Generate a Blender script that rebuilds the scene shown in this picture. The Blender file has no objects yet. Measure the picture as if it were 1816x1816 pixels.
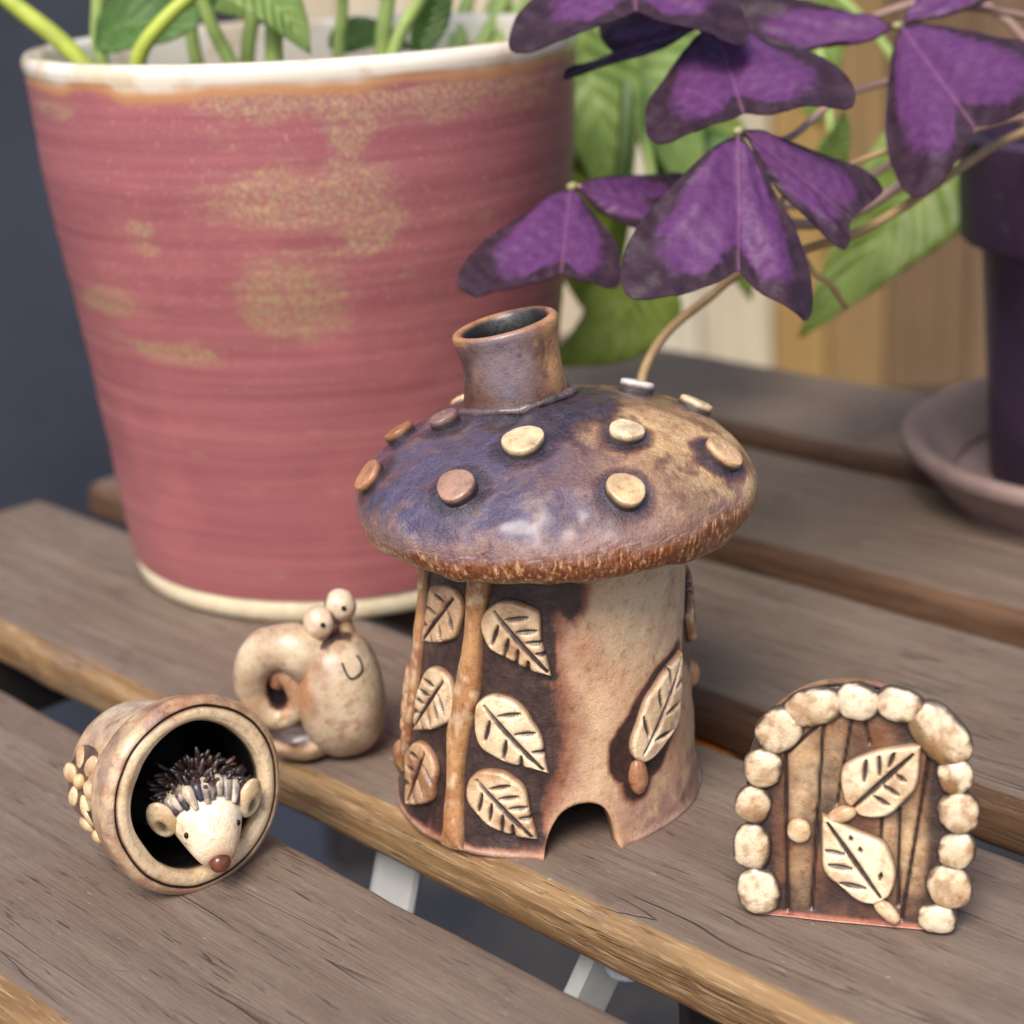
import bpy, math, random
import numpy as np
from mathutils import Vector, Matrix, noise as mnoise

random.seed(7)
rng = np.random.default_rng(7)
S = 0.01                                   # everything below is written in centimetres
scene = bpy.context.scene
R = math.radians

# ------------------------------------------------------------------ camera
F_PX, CAM_H, PITCH, ROLL = 3100.0, 17.0, R(19.85), R(4.0)
cam_d = bpy.data.cameras.new('Camera')
cam = bpy.data.objects.new('Camera', cam_d)
scene.collection.objects.link(cam)
scene.camera = cam
cam_d.sensor_width = 36.0
cam_d.lens = F_PX / 1816.0 * 36.0
cam_d.clip_start = 0.01
cam_d.clip_end = 200.0
_f = Vector((0, math.cos(PITCH), -math.sin(PITCH)))
_r = Vector((1, 0, 0))
_u = _r.cross(_f)
_R = math.cos(ROLL) * _r - math.sin(ROLL) * _u
_U = math.cos(ROLL) * _u + math.sin(ROLL) * _r
m = Matrix((_R, _U, -_f)).transposed().to_4x4()
m.translation = Vector((0, 0, CAM_H * S))
cam.matrix_world = m
cam_d.dof.use_dof = True
cam_d.dof.focus_distance = 0.310
cam_d.dof.aperture_fstop = 13.5
cam_d.dof.aperture_blades = 0

# ------------------------------------------------------------------ sky, sun, exposure
SUN_EL, SUN_AZ = R(52), R(-160)            # azimuth from +Y towards +X: behind the camera and a little to the left
world = bpy.data.worlds.new('World')
scene.world = world
world.use_nodes = True
wn = world.node_tree
sky = wn.nodes.new('ShaderNodeTexSky')
sky.sky_type = 'NISHITA'
sky.sun_disc = False
sky.sun_elevation = SUN_EL
sky.sun_rotation = SUN_AZ
sky.air_density = 1.0
sky.dust_density = 3.0
sky.ozone_density = 1.0
wn.links.new(sky.outputs[0], wn.nodes['Background'].inputs[0])
wn.nodes['Background'].inputs[1].default_value = 0.11
sun_d = bpy.data.lights.new('Sun', 'SUN')
sun_d.energy = 2.9
sun_d.angle = R(30)
sun_d.color = (1.0, 0.92, 0.84)
sun = bpy.data.objects.new('Sun', sun_d)
scene.collection.objects.link(sun)
_sd = Vector((math.sin(SUN_AZ) * math.cos(SUN_EL), math.cos(SUN_AZ) * math.cos(SUN_EL), math.sin(SUN_EL)))
sun.rotation_euler = _sd.to_track_quat('Z', 'Y').to_euler()
sun.location = _sd * 3
vs = scene.view_settings
vs.view_transform = 'Standard'
vs.look = 'None'
vs.exposure = 0.5
vs.gamma = 1.0
vs.use_curve_mapping = False

# ------------------------------------------------------------------ helpers
def lin(r, g, b):
    f = lambda c: (c / 255 / 12.92) if c / 255 <= 0.04045 else ((c / 255 + 0.055) / 1.055) ** 2.4
    return np.array((f(r), f(g), f(b)))

def fbm(p, sc, octv=3, off=0.0):
    return mnoise.fractal(Vector((p[0] * sc + off, p[1] * sc + off * .7, p[2] * sc - off)), 1.0, 2.0, octv)

def thing(name, label, cat, loc=(0, 0, 0), group=None, rot=None):
    o = bpy.data.objects.new(name, None)
    scene.collection.objects.link(o)
    o.location = Vector(loc) * S
    if rot: o.rotation_euler = rot
    o.empty_display_size = 0.01
    o['label'] = label; o['category'] = cat
    if group: o['group'] = group
    return o

def obj(name, V, F, mat, parent=None, loc=None, col=None, attrs=None, smooth=True, label=None, mats=None, mi=None):
    me = bpy.data.meshes.new(name)
    V = np.asarray(V, float)
    me.from_pydata((V * S).tolist(), [], [list(map(int, f)) for f in F])
    if mats:
        for q in mats: me.materials.append(q)
        me.polygons.foreach_set('material_index', mi)
    else:
        me.materials.append(mat)
    if smooth: me.polygons.foreach_set('use_smooth', [True] * len(me.polygons))
    if col is not None:
        a = me.color_attributes.new('col', 'FLOAT_COLOR', 'POINT')
        c4 = np.ones((len(V), 4)); c4[:, :3] = col
        a.data.foreach_set('color', c4.ravel())
    for k, v in (attrs or {}).items():
        a = me.attributes.new(k, 'FLOAT', 'POINT')
        a.data.foreach_set('value', np.asarray(v, float))
    me.update()
    o = bpy.data.objects.new(name, me)
    scene.collection.objects.link(o)
    if parent: o.parent = parent
    if loc is not None: o.location = Vector(loc) * S
    if label: o['label'] = label
    return o

def grid_faces(nu, nv, wrap_u=False, flip=False):
    F = []
    for i in range(nu if wrap_u else nu - 1):
        for j in range(nv - 1):
            a, b = i * nv + j, ((i + 1) % nu) * nv + j
            F.append((a, b, b + 1, a + 1) if not flip else (a, a + 1, b + 1, b))
    return F

def catmull(pts, n):
    P = np.array(pts, float)
    P = np.vstack([2 * P[0] - P[1], P, 2 * P[-1] - P[-2]])
    out = []
    segs = len(P) - 3
    for k in range(n):
        t = k / (n - 1) * segs
        i = min(int(t), segs - 1); t -= i
        a, b, c, d = P[i:i + 4]
        out.append(.5 * (2 * b + (c - a) * t + (2 * a - 5 * b + 4 * c - d) * t * t + (3 * b - a - 3 * c + d) * t ** 3))
    return np.array(out)

def lathe(prof, n=96, nz=None, cx=lambda z: 0.0, wob=0.0, wsc=.4, off=0.0):
    """prof: (r, z) points; returns V, F, az, idx along profile"""
    prof = catmull(prof, nz) if nz else np.array(prof, float)
    nv = len(prof)
    V = np.zeros((n * nv, 3)); AZ = np.zeros(n * nv); T = np.zeros(n * nv)
    for i in range(n):
        a = 2 * math.pi * i / n
        sa, ca = math.sin(a), -math.cos(a)
        for j, (r, z) in enumerate(prof):
            k = i * nv + j
            rr = max(r, 0)
            if wob: rr = rr * (1 + wob * fbm((sa * 3, ca * 3, z), wsc, 3, off))
            V[k] = (cx(z) + rr * sa, rr * ca, z)
            AZ[k] = (math.degrees(a) + 180) % 360 - 180
            T[k] = j / (nv - 1)
    return V, grid_faces(n, nv, True), AZ, T

def tube(path, rad, n=10, npts=None, cap=True):
    P = catmull(path, npts) if npts else np.array(path, float)
    k = len(P)
    rad = np.interp(np.linspace(0, 1, k), np.linspace(0, 1, len(rad)), rad) if hasattr(rad, '__len__') else np.full(k, rad)
    T = np.gradient(P, axis=0); T /= np.linalg.norm(T, axis=1)[:, None]
    up = np.array((0, 0, 1.)) if abs(T[0][2]) < .9 else np.array((1., 0, 0))
    N = np.cross(T[0], up); N /= np.linalg.norm(N)
    V = []
    for i in range(k):
        N = N - (N @ T[i]) * T[i]; N /= np.linalg.norm(N)
        B = np.cross(T[i], N)
        for q in range(n):
            a = 2 * math.pi * q / n
            V.append(P[i] + rad[i] * (math.cos(a) * N + math.sin(a) * B))
    F = [(i * n + q, i * n + (q + 1) % n, (i + 1) * n + (q + 1) % n, (i + 1) * n + q) for i in range(k - 1) for q in range(n)]
    if cap:
        F.append(tuple(range(n - 1, -1, -1))); F.append(tuple((k - 1) * n + q for q in range(n)))
    return np.array(V), F

def ball(c, rx, ry, rz, M=None, nu=24, nv=16, wob=0., wsc=1., off=0., pw=1.0):
    """ellipsoid with axes columns of M (3x3); pw<1 squares it off"""
    M = np.eye(3) if M is None else np.asarray(M, float)
    V = []
    for i in range(nu):
        a = 2 * math.pi * i / nu
        for j in range(nv):
            b = math.pi * (j + .0) / (nv - 1)
            d = np.array((math.sin(b) * math.cos(a), math.sin(b) * math.sin(a), -math.cos(b)))
            if pw != 1.0: d = np.sign(d) * np.abs(d) ** pw
            s = 1 + (wob * fbm(d, wsc, 3, off) if wob else 0)
            V.append(np.array(c) + M @ (d * s * np.array((rx, ry, rz))))
    return np.array(V), grid_faces(nu, nv, True)

def mixc(a, b, t):
    t = np.clip(np.asarray(t, float), 0, 1)[..., None]
    return np.asarray(a) * (1 - t) + np.asarray(b) * t

def sstep(a, b, x):
    t = np.clip((np.asarray(x, float) - a) / (b - a), 0, 1)
    return t * t * (3 - 2 * t)

# ------------------------------------------------------------------ material helper
class NT:
    def __init__(s, name):
        s.m = bpy.data.materials.new(name); s.m.use_nodes = True
        s.t = s.m.node_tree; s.b = s.t.nodes['Principled BSDF']
        tc = s.n('ShaderNodeTexCoord')
        mp = s.n('ShaderNodeMapping'); mp.inputs['Scale'].default_value = (100, 100, 100)
        s.l(tc.outputs['Object'], mp.inputs['Vector'])
        s.co = mp.outputs[0]
    def n(s, t): return s.t.nodes.new(t)
    def l(s, a, b): s.t.links.new(a, b)
    def put(s, x, sock):
        if isinstance(x, bpy.types.NodeSocket): s.l(x, sock)
        elif isinstance(x, (tuple, list, np.ndarray)):
            x = list(map(float, x)); sock.default_value = x + [1.0] if sock.type == 'RGBA' and len(x) == 3 else x
        else: sock.default_value = x
    def stretch(s, sc, vec=None):
        mp = s.n('ShaderNodeMapping'); mp.inputs['Scale'].default_value = sc
        s.l(vec or s.co, mp.inputs['Vector']); return mp.outputs[0]
    def rnd(s, vec=None):
        oi = s.n('ShaderNodeObjectInfo'); v = s.n('ShaderNodeVectorMath'); v.operation = 'MULTIPLY_ADD'
        s.l(oi.outputs['Random'], v.inputs[0]); v.inputs[1].default_value = (37., 91., 53.); s.l(vec or s.co, v.inputs[2])
        return v.outputs[0]
    def noise(s, scale, detail=4, rough=.55, vec=None, dist=0.):
        q = s.n('ShaderNodeTexNoise'); q.inputs['Scale'].default_value = scale; q.inputs['Detail'].default_value = detail
        q.inputs['Roughness'].default_value = rough; q.inputs['Distortion'].default_value = dist
        s.l(vec or s.co, q.inputs['Vector']); return q.outputs['Fac']
    def voro(s, scale, vec=None, feat='F1', out='Distance'):
        q = s.n('ShaderNodeTexVoronoi'); q.feature = feat; q.inputs['Scale'].default_value = scale
        s.l(vec or s.co, q.inputs['Vector']); return q.outputs[out]
    def ramp(s, fac, a, b, lo=0., hi=1.):
        q = s.n('ShaderNodeMapRange'); q.interpolation_type = 'SMOOTHSTEP'
        s.put(fac, q.inputs[0]); q.inputs[1].default_value = a; q.inputs[2].default_value = b
        q.inputs[3].default_value = lo; q.inputs[4].default_value = hi; return q.outputs[0]
    def math(s, op, a, b=0., c=0.):
        q = s.n('ShaderNodeMath'); q.operation = op; q.use_clamp = False
        s.put(a, q.inputs[0]); s.put(b, q.inputs[1]); s.put(c, q.inputs[2]); return q.outputs[0]
    def mix(s, fac, a, b, mode='MIX'):
        q = s.n('ShaderNodeMix'); q.data_type = 'RGBA'; q.blend_type = mode
        s.put(fac, q.inputs[0]); s.put(a, q.inputs[6]); s.put(b, q.inputs[7]); return q.outputs[2]
    def attr(s, name, out='Fac'):
        q = s.n('ShaderNodeAttribute'); q.attribute_name = name; return q.outputs[out]
    def bump(s, h, dist, strength=1.0, prev=None):
        q = s.n('ShaderNodeBump'); q.inputs['Distance'].default_value = dist * S; q.inputs['Strength'].default_value = strength
        s.l(h, q.inputs['Height'])
        if prev: s.l(prev, q.inputs['Normal'])
        return q.outputs[0]
    def out(s, base, rough, normal=None, spec=.5, **kw):
        s.put(base, s.b.inputs['Base Color']); s.put(rough, s.b.inputs['Roughness']); s.put(spec, s.b.inputs['Specular IOR Level'])
        if normal: s.l(normal, s.b.inputs['Normal'])
        for k, v in kw.items(): s.put(v, s.b.inputs[k.replace('_', ' ')])
        return s.m

def simple(name, c, rough=.6, spec=.4, var=.25, sc=3., bump=.0, metal=0.):
    t = NT(name)
    nz = t.noise(sc, 5)
    c = np.array(c)
    base = t.mix(t.ramp(nz, .3, .7), c * (1 - var), np.minimum(c * (1 + var), .95))
    nm = t.bump(t.noise(sc * 8, 4), bump) if bump else None
    return t.out(base, rough, nm, spec, Metallic=metal)

# ---- fired, oxide-washed stoneware: pigment, and the cap's painted sky tint, in the 'col' attribute, broken up by speckle
def stoneware(name, rough=(.38, .6), bumpd=.018, streak=None, speck=.5, spec=.45, coat=0., pig=(34, 26, 27), pw=.96, we=(.34, .74), wa=.55):
    t = NT(name)
    co = t.rnd()
    c = t.attr('col', 'Color')
    n1 = t.noise(1.6, 6, .66, co); n2 = t.noise(7., 6, .7, co)
    c = t.mix(t.ramp(n1, .48, .72, 0, .45), c, lin(194, 146, 102), 'MULTIPLY')
    c = t.mix(t.ramp(n2, .52, .70, 0, .45), c, lin(172, 130, 98), 'MULTIPLY')
    c = t.mix(t.ramp(t.noise(3.2, 5, .7, co), .56, .70, 0, .35), c, lin(128, 96, 104), 'MULTIPLY')
    wn_ = t.math('ADD', t.math('MULTIPLY', t.math('SUBTRACT', t.noise(2.6, 6, .7, co), .5), .8), t.math('MULTIPLY', t.math('SUBTRACT', t.noise(1., 4, .6, t.stretch((14., 14., 5.), co)), .5), .5))
    wsh = t.math('ADD', t.attr('wash'), t.math('MULTIPLY', wn_, wa))
    pg = t.mix(t.ramp(t.noise(5., 5, .7, co), .35, .7), lin(*pig), lin(pig[0] * 1.9, pig[1] * 1.75, pig[2] * 1.7))
    c = t.mix(t.ramp(wsh, .12, .50, 0, .6), c, lin(176, 116, 88), 'MULTIPLY')
    c = t.mix(t.ramp(wsh, we[0], we[1], 0, pw), c, pg)
    v = t.noise(34., 2, .6, co)
    c = t.mix(t.ramp(v, .62, .72, 0, speck), c, lin(70, 46, 36))
    v2 = t.noise(17., 4, .65, co)
    c = t.mix(t.ramp(v2, .56, .74, 0, .8), c, (1.4, 1.38, 1.34), 'MULTIPLY')
    pits = t.ramp(t.voro(16., co), .05, .22)
    c = t.mix(t.math('MULTIPLY', t.ramp(t.voro(16., co), .10, .03), t.ramp(n1, .45, .6)), c, lin(84, 56, 40))
    h = t.math('ADD', t.math('MULTIPLY', t.noise(5., 5, .65, co), 1.4), t.math('MULTIPLY', t.noise(26., 4, .65, co), .55))
    h = t.math('ADD', h, t.math('MULTIPLY', pits, .45))
    if streak:
        br = t.noise(1., 4, .65, t.stretch((9., 9., 5.), co), .5)
        c = t.mix(t.ramp(br, .52, .70, 0, .6), c, (1.5, 1.42, 1.38), 'MULTIPLY')
        c = t.mix(t.ramp(br, .46, .30, 0, .5), c, (.55, .5, .55), 'MULTIPLY')
        h = t.math('ADD', h, t.math('MULTIPLY', br, .8))
        st = t.noise(1., 4, .65, t.stretch(streak, co), .3)
        mask = t.attr('rimm')
        c = t.mix(t.math('MULTIPLY', mask, t.ramp(st, .46, .54)), c, lin(124, 66, 30))
        c = t.mix(t.math('MULTIPLY', mask, t.ramp(st, .44, .36, 0, .95)), c, lin(234, 190, 136))
        h = t.math('ADD', h, t.math('MULTIPLY', t.math('MULTIPLY', st, mask), 3.0))
    c = t.mix(1., c, (1.03, 1.03, 1.03), 'MULTIPLY')
    nm = t.bump(h, bumpd)
    r = t.ramp(t.noise(4., 4, .6, co), .3, .7, *rough)
    return t.out(c, r, nm, spec, Coat_Weight=coat, Coat_Roughness=.26)

M = {}
M['ware'] = stoneware('washed_stoneware', rough=(.28, .5), bumpd=.021, coat=.6)
M['cap'] = stoneware('cap_glaze', rough=(.24, .45), bumpd=.034, streak=(13., 13., 4.), spec=.55, coat=.65, pig=(32, 30, 42), pw=.9, we=(.20, .95), wa=.35)
M['ware_dark'] = simple('dark_oxide_clay', lin(40, 29, 30), .45, .5, .4, 6., .02)
M['black'] = simple('black_hole_paint', lin(14, 11, 12), .5, .4, .2, 8.)
M['nose'] = simple('brown_gloss_glaze', lin(104, 60, 44), .22, .6, .35, 6.)

# ---- weathered wood of the table
def wood():
    t = NT('weathered_slat_wood')
    co = t.rnd()
    g1 = t.noise(1., 6, .62, t.stretch((.16, 2.2, 2.2), co), .4)
    g2 = t.noise(1., 5, .6, t.stretch((.9, 17., 17.), co), .3)
    big = t.noise(.35, 4, .6, co)
    grey = t.mix(t.ramp(g1, .30, .70), lin(108, 93, 82), lin(126, 111, 98))
    grey = t.mix(t.ramp(big, .44, .68, 0, .65), grey, lin(112, 94, 82))
    grey = t.mix(t.ramp(g2, .52, .72, 0, .45), grey, lin(78, 67, 61))
    grey = t.mix(t.ramp(t.noise(9., 4, .7, co), .56, .72, 0, .25), grey, lin(150, 142, 138))
    pores = t.noise(1., 3, .7, t.stretch((1.1, 26., 26.), co))
    sel = t.noise(1., 2, .5, t.stretch((.5, 3., 3.), co))
    pm = t.math('MULTIPLY', t.ramp(pores, .60, .68), t.ramp(sel, .5, .62))
    grey = t.mix(t.math('MULTIPLY', pm, .75), grey, lin(56, 47, 45))
    crk = t.noise(1., 3, .5, t.stretch((.035, .9, .9), co), 1.2)
    cm = t.math('MULTIPLY', t.ramp(t.math('ABSOLUTE', t.math('SUBTRACT', crk, .5)), .006, .0), t.ramp(t.noise(.22, 3, .5, co), .46, .56))
    grey = t.mix(t.math('MULTIPLY', cm, .5), grey, lin(44, 37, 35))
    fib = t.noise(1., 5, .7, t.stretch((1.6, 40., 40.), co))
    grey = t.mix(t.ramp(fib, .54, .72, 0, .28), grey, lin(148, 138, 130))
    grey = t.mix(t.ramp(t.noise(.8, 4, .6, co), .58, .74, 0, .35), grey, lin(84, 74, 70))
    # worn edges: bare, oiled ochre wood
    och = t.mix(t.ramp(g1, .36, .64), lin(116, 86, 56), lin(154, 124, 86))
    och = t.mix(t.ramp(g2, .52, .66, 0, .6), och, lin(190, 164, 124))
    och = t.mix(t.ramp(t.noise(1., 4, .65, t.stretch((.3, 2.2, 2.2), co)), .54, .68, 0, .6), och, lin(110, 96, 84))
    och = t.mix(t.attr('tone'), och, t.mix(t.ramp(g1, .36, .64), lin(66, 46, 34), lin(94, 66, 48)))
    och = t.mix(t.ramp(pores, .60, .70, 0, .85), och, lin(84, 52, 30))
    e = t.attr('edge')
    en = t.math('ADD', e, t.math('MULTIPLY', t.math('SUBTRACT', t.noise(1., 4, .65, t.stretch((.35, 3., 3.), co)), .5), .9))
    c = t.mix(t.ramp(en, .45, .75), grey, och)
    # light scratches and small chips
    sc_ = t.noise(1., 2, .5, t.stretch((2.2, 30., 30.), co))
    sm = t.math('MULTIPLY', t.ramp(sc_, .70, .76), t.ramp(t.noise(.9, 2, .5, co), .52, .66))
    c = t.mix(t.math('MULTIPLY', sm, .8), c, lin(206, 196, 186))
    ch = t.noise(2.4, 3, .6, co)
    c = t.mix(t.ramp(ch, .72, .78, 0, .5), c, lin(186, 182, 186))
    h = t.math('ADD', t.math('MULTIPLY', g2, .7), t.math('ADD', t.math('MULTIPLY', pm, -1.2), t.math('ADD', t.math('MULTIPLY', cm, -1.5), t.math('MULTIPLY', fib, .5))))
    h = t.math('ADD', h, t.math('MULTIPLY', g1, .5))
    nm = t.bump(h, .03)
    return t.out(c, t.ramp(g1, .3, .7, .42, .62), nm, .42)
M['wood'] = wood()
M['metal'] = simple('painted_grey_metal', lin(214, 216, 216), .38, .5, .08, 1.5, .005)
M['bolt'] = simple('pale_bolt_metal', lin(206, 214, 230), .3, .5, .1, 2., 0.)
M['rail'] = simple('ochre_rail_wood', lin(190, 118, 56), .5, .4, .3, .8, .02)

# ---- ground and backdrop
def ground_mat():
    t = NT('dark_paving')
    n = t.noise(.05, 6, .6)
    c = t.mix(t.ramp(n, .38, .62), lin(34, 38, 46), lin(56, 54, 55))
    c = t.mix(t.ramp(t.noise(.9, 4), .55, .75, 0, .5), c, lin(96, 92, 90))
    return t.out(c, .75, t.bump(t.noise(1.2, 4), .3), .3)
M['ground'] = ground_mat()
M['slate'] = simple('slate_blue_paint', lin(44, 48, 60), .6, .35, .25, .04)
M['slate_dk'] = simple('dark_brown_matte', lin(40, 36, 38), .8, .25, .3, .05)

# ================================================================== SETTING
def box(x0, x1, y0, y1, z0, z1):
    V = [(x, y, z) for x in (x0, x1) for y in (y0, y1) for z in (z0, z1)]
    F = [(0, 1, 3, 2), (4, 6, 7, 5), (0, 4, 5, 1), (2, 3, 7, 6), (0, 2, 6, 4), (1, 5, 7, 3)]
    return np.array(V, float), F

def bbox(x0, x1, y0, y1, z0, z1, b=.3):
    """box with chamfered vertical edges and top edges"""
    ring = [(x0 + b, y0), (x1 - b, y0), (x1, y0 + b), (x1, y1 - b), (x1 - b, y1), (x0 + b, y1), (x0, y1 - b), (x0, y0 + b)]
    cx, cy = (x0 + x1) / 2, (y0 + y1) / 2
    V = []
    for z, s in ((z0, 0), (z1 - b, 0), (z1, b)):
        for x, y in ring:
            V.append((x - math.copysign(min(s, abs(x - cx)), x - cx), y - math.copysign(min(s, abs(y - cy)), y - cy), z))
    F = [(k * 8 + i, k * 8 + (i + 1) % 8, (k + 1) * 8 + (i + 1) % 8, (k + 1) * 8 + i) for k in range(2) for i in range(8)]
    F += [tuple(range(7, -1, -1)), tuple(16 + i for i in range(8))]
    return np.array(V, float), F

V, F = box(-900, 900, -300, 2500, -73, -72)
g = obj('ground', V, F, M['ground'], smooth=False); g['kind'] = 'structure'

# back fence: broad upright boards, ochre, brown and cream, out of focus
fence = thing('board_fence', 'upright ochre, brown and cream boards behind the table, out of focus', 'fence', (0, 150, -27.9))
bx = -19.5
fcols = [(186, 172, 146), (196, 184, 160), (204, 190, 162), (178, 164, 140), (188, 178, 158), (178, 166, 142), (150, 120, 72), (132, 106, 70), (106, 84, 62), (112, 90, 68), (150, 116, 70), (132, 104, 74), (120, 94, 70)]
widths = [8.4, 7.2, 7.8, 7.2, 6.6, 6.4, 4.8, 5.2, 7.2, 7.0, 8.0, 7.4, 9.]
for i, (w, cc) in enumerate(zip(widths, fcols)):
    V, F = bbox(bx + .08, bx + w - .08, -.9 + .2 * (i % 2), .9, 0, 84 + (i % 3) * .6, .2)
    t = NT('fence_board_paint_%d' % i)
    gr = t.noise(1., 5, .6, t.stretch((2.2, 2.2, .09)), .4)
    c = t.mix(t.ramp(gr, .3, .7), lin(*cc) * .78, np.minimum(lin(*cc) * 1.2, .9))
    mat = t.out(c, .6, t.bump(gr, .08), .35)
    obj('board', V, F, mat, fence, smooth=False)
    bx += w
pl = thing('added_dark_wall', 'low dark wall added below the fence boards to darken the slat gaps', 'wall', (0, 150, -72))  # added wall: keeps the gaps under the table dark
V, F = bbox(-19.4, 90, -2.4, 2.4, 0, 44, .5); obj('dark_backing', V, F, M['slate_dk'], pl, smooth=False)
dw = thing('slate_wall', 'plain slate blue painted wall behind the red pot, out of focus', 'wall', (-62, 150, -72))
V, F = bbox(-50, 42.3, -1.2, 1.4, 0, 130, .4); obj('panel', V, F, M['slate'], dw, smooth=False)
V, F = bbox(-50.4, 42.4, -1.7, 1.7, 130.01, 133, .4); obj('coping', V, F, M['slate'], dw, smooth=False)

# ================================================================== TABLE
AZ = R(43.595)                              # slats run to the back left
dvec = np.array((-math.sin(AZ), math.cos(AZ), 0)); nvec = np.array((math.cos(AZ), math.sin(AZ), 0))
def dq(d, q, z=0.): return dvec * d + nvec * q + np.array((0, 0, z))
table = thing('slatted_table', 'weathered grey wooden slatted table top with worn ochre edges', 'table', dq(12, 30))
tb0 = dq(12, 30)
def slat(q0, q1, d0, d1, seed, tone):
    th, r = 1.15, .42
    y0, y1 = q0 - r, q1 + r
    sec = []
    def arc(cx, cz, a0, a1, rr):
        for k in range(7):
            a = a0 + (a1 - a0) * k / 6
            sec.append((cx + rr * math.cos(a), cz + rr * math.sin(a)))
    rb = .3
    for k in range(9): sec.append((y0 + r + (y1 - y0 - 2 * r) * (k + .5) / 9., 0.0))
    arc(y1 - r, -r, math.pi / 2, 0, r); arc(y1 - rb, -th + rb, 0, -math.pi / 2, rb)
    arc(y0 + rb, -th + rb, -math.pi / 2, -math.pi, rb); arc(y0 + r, -r, math.pi, math.pi / 2, r)
    ns = len(sec); nl = 150
    mid = (y0 + y1) / 2
    V = []; E = []
    for i in range(nl):
        x = d0 + (d1 - d0) * i / (nl - 1)
        e = min(i, nl - 1 - i)
        endr = .45 * (1 - min(1, (min(x - d0, d1 - x)) / .6)) ** 2
        for (y, z) in sec:
            yy = mid + (y - mid) * (1 - endr * .18)
            zz = z - endr * .5 if z > -.6 else z + endr * .4
            wv = .035 * fbm((x * .06 + seed * 9, yy * .35, z), 1., 3)
            edge_amt = .10 * fbm((x * .35, seed * 5., 1.), 1., 3) * (abs(yy - mid) / (y1 - mid)) ** 6
            V.append((x, yy + edge_amt, zz + (wv if z > -.2 else 0)))
            # front edge worn to ochre
            fr = sstep(y0 + .62, y0 + .12, yy)
            bk = .55 * sstep(y1 - .22, y1, yy)
            E.append(max(fr, bk, .8 * sstep(.7, .2, min(x - d0, d1 - x))))
    F = [(i * ns + j, i * ns + (j + 1) % ns, (i + 1) * ns + (j + 1) % ns, (i + 1) * ns + j) for i in range(nl - 1) for j in range(ns)]
    F.append(tuple(range(ns - 1, -1, -1))); F.append(tuple((nl - 1) * ns + j for j in range(ns)))
    o = obj('slat', V, F, M['wood'], table, attrs={'edge': E, 'tone': [tone] * len(V)})
    o.rotation_euler = (0, 0, math.atan2(-dvec[1], -dvec[0]))
    return o
# local slat x runs along -dvec (to the front right), local y along +nvec
for k, (q0, q1) in enumerate([(11.1, 16.62), (19.17, 24.64), (26.9, 32.7), (34.75, 40.73), (42.9, 48.5)]):
    slat(q0 - 30, q1 - 30, 12 - 47.6, 12 + 30, k * 1.7 + .3, (0., 0., .85, .9, .95)[k])
ang = math.atan2(-dvec[1], -dvec[0])
def rail_box(d0, d1, q0, q1, z0, z1, mat, name, b=.12):
    V, F = bbox(12 - d1, 12 - d0, q0 - 30, q1 - 30, z0, z1, b)
    o = obj(name, V, F, mat, table, smooth=False); o.rotation_euler = (0, 0, ang); return o
rail_box(21.6, 24.8, 25.35, 28.0, -2.9, -1.2, M['rail'], 'cross_rail')
rail_box(40, 43, 10.6, 48.8, -3.2, -1.22, M['slate_dk'], 'cross_rail')
rail_box(-18, -15, 10.6, 48.8, -3.2, -1.22, M['slate_dk'], 'cross_rail')
# slanted flat metal legs of the folding frame, seen through the front gap
def flat_bar(a, b, w, th, side, name, mat):
    a, b = np.array(a) - tb0, np.array(b) - tb0
    t = (b - a) / np.linalg.norm(b - a); s = np.array(side, float); s -= (s @ t) * t; s /= np.linalg.norm(s); u = np.cross(t, s)
    V = []
    ring = [(-w / 2 + .1, -th / 2), (w / 2 - .1, -th / 2), (w / 2, -th / 2 + .08), (w / 2, th / 2 - .08), (w / 2 - .1, th / 2), (-w / 2 + .1, th / 2), (-w / 2, th / 2 - .08), (-w / 2, -th / 2 + .08)]
    for p in (a, b):
        for x, y in ring: V.append(p + s * x + u * y)
    F = [(i, (i + 1) % 8, 8 + (i + 1) % 8, 8 + i) for i in range(8)] + [tuple(range(7, -1, -1)), tuple(8 + i for i in range(8))]
    return obj(name, V, F, mat, table, smooth=False)
flat_bar((-2.6, 32.3, -1.25), (-20.5, 24., -71), 1.0, .5, (1, -.25, 0), 'leg', M['metal'])
flat_bar((1.6, 28.6, -1.6), (-26., 40., -71), 1.0, .4, (1, .4, 0), 'leg', M['metal'])
flat_bar((3.3, 27.9, -1.4), (3.5, 28.2, -71), 1.5, 1.5, (1, 0, 0), 'leg', M['ware_dark'])
V, F = ball(np.array((1.62, 28.3, -2.55)) - tb0, .46, .46, .16); obj('bolt', V, F, M['bolt'], table)
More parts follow.
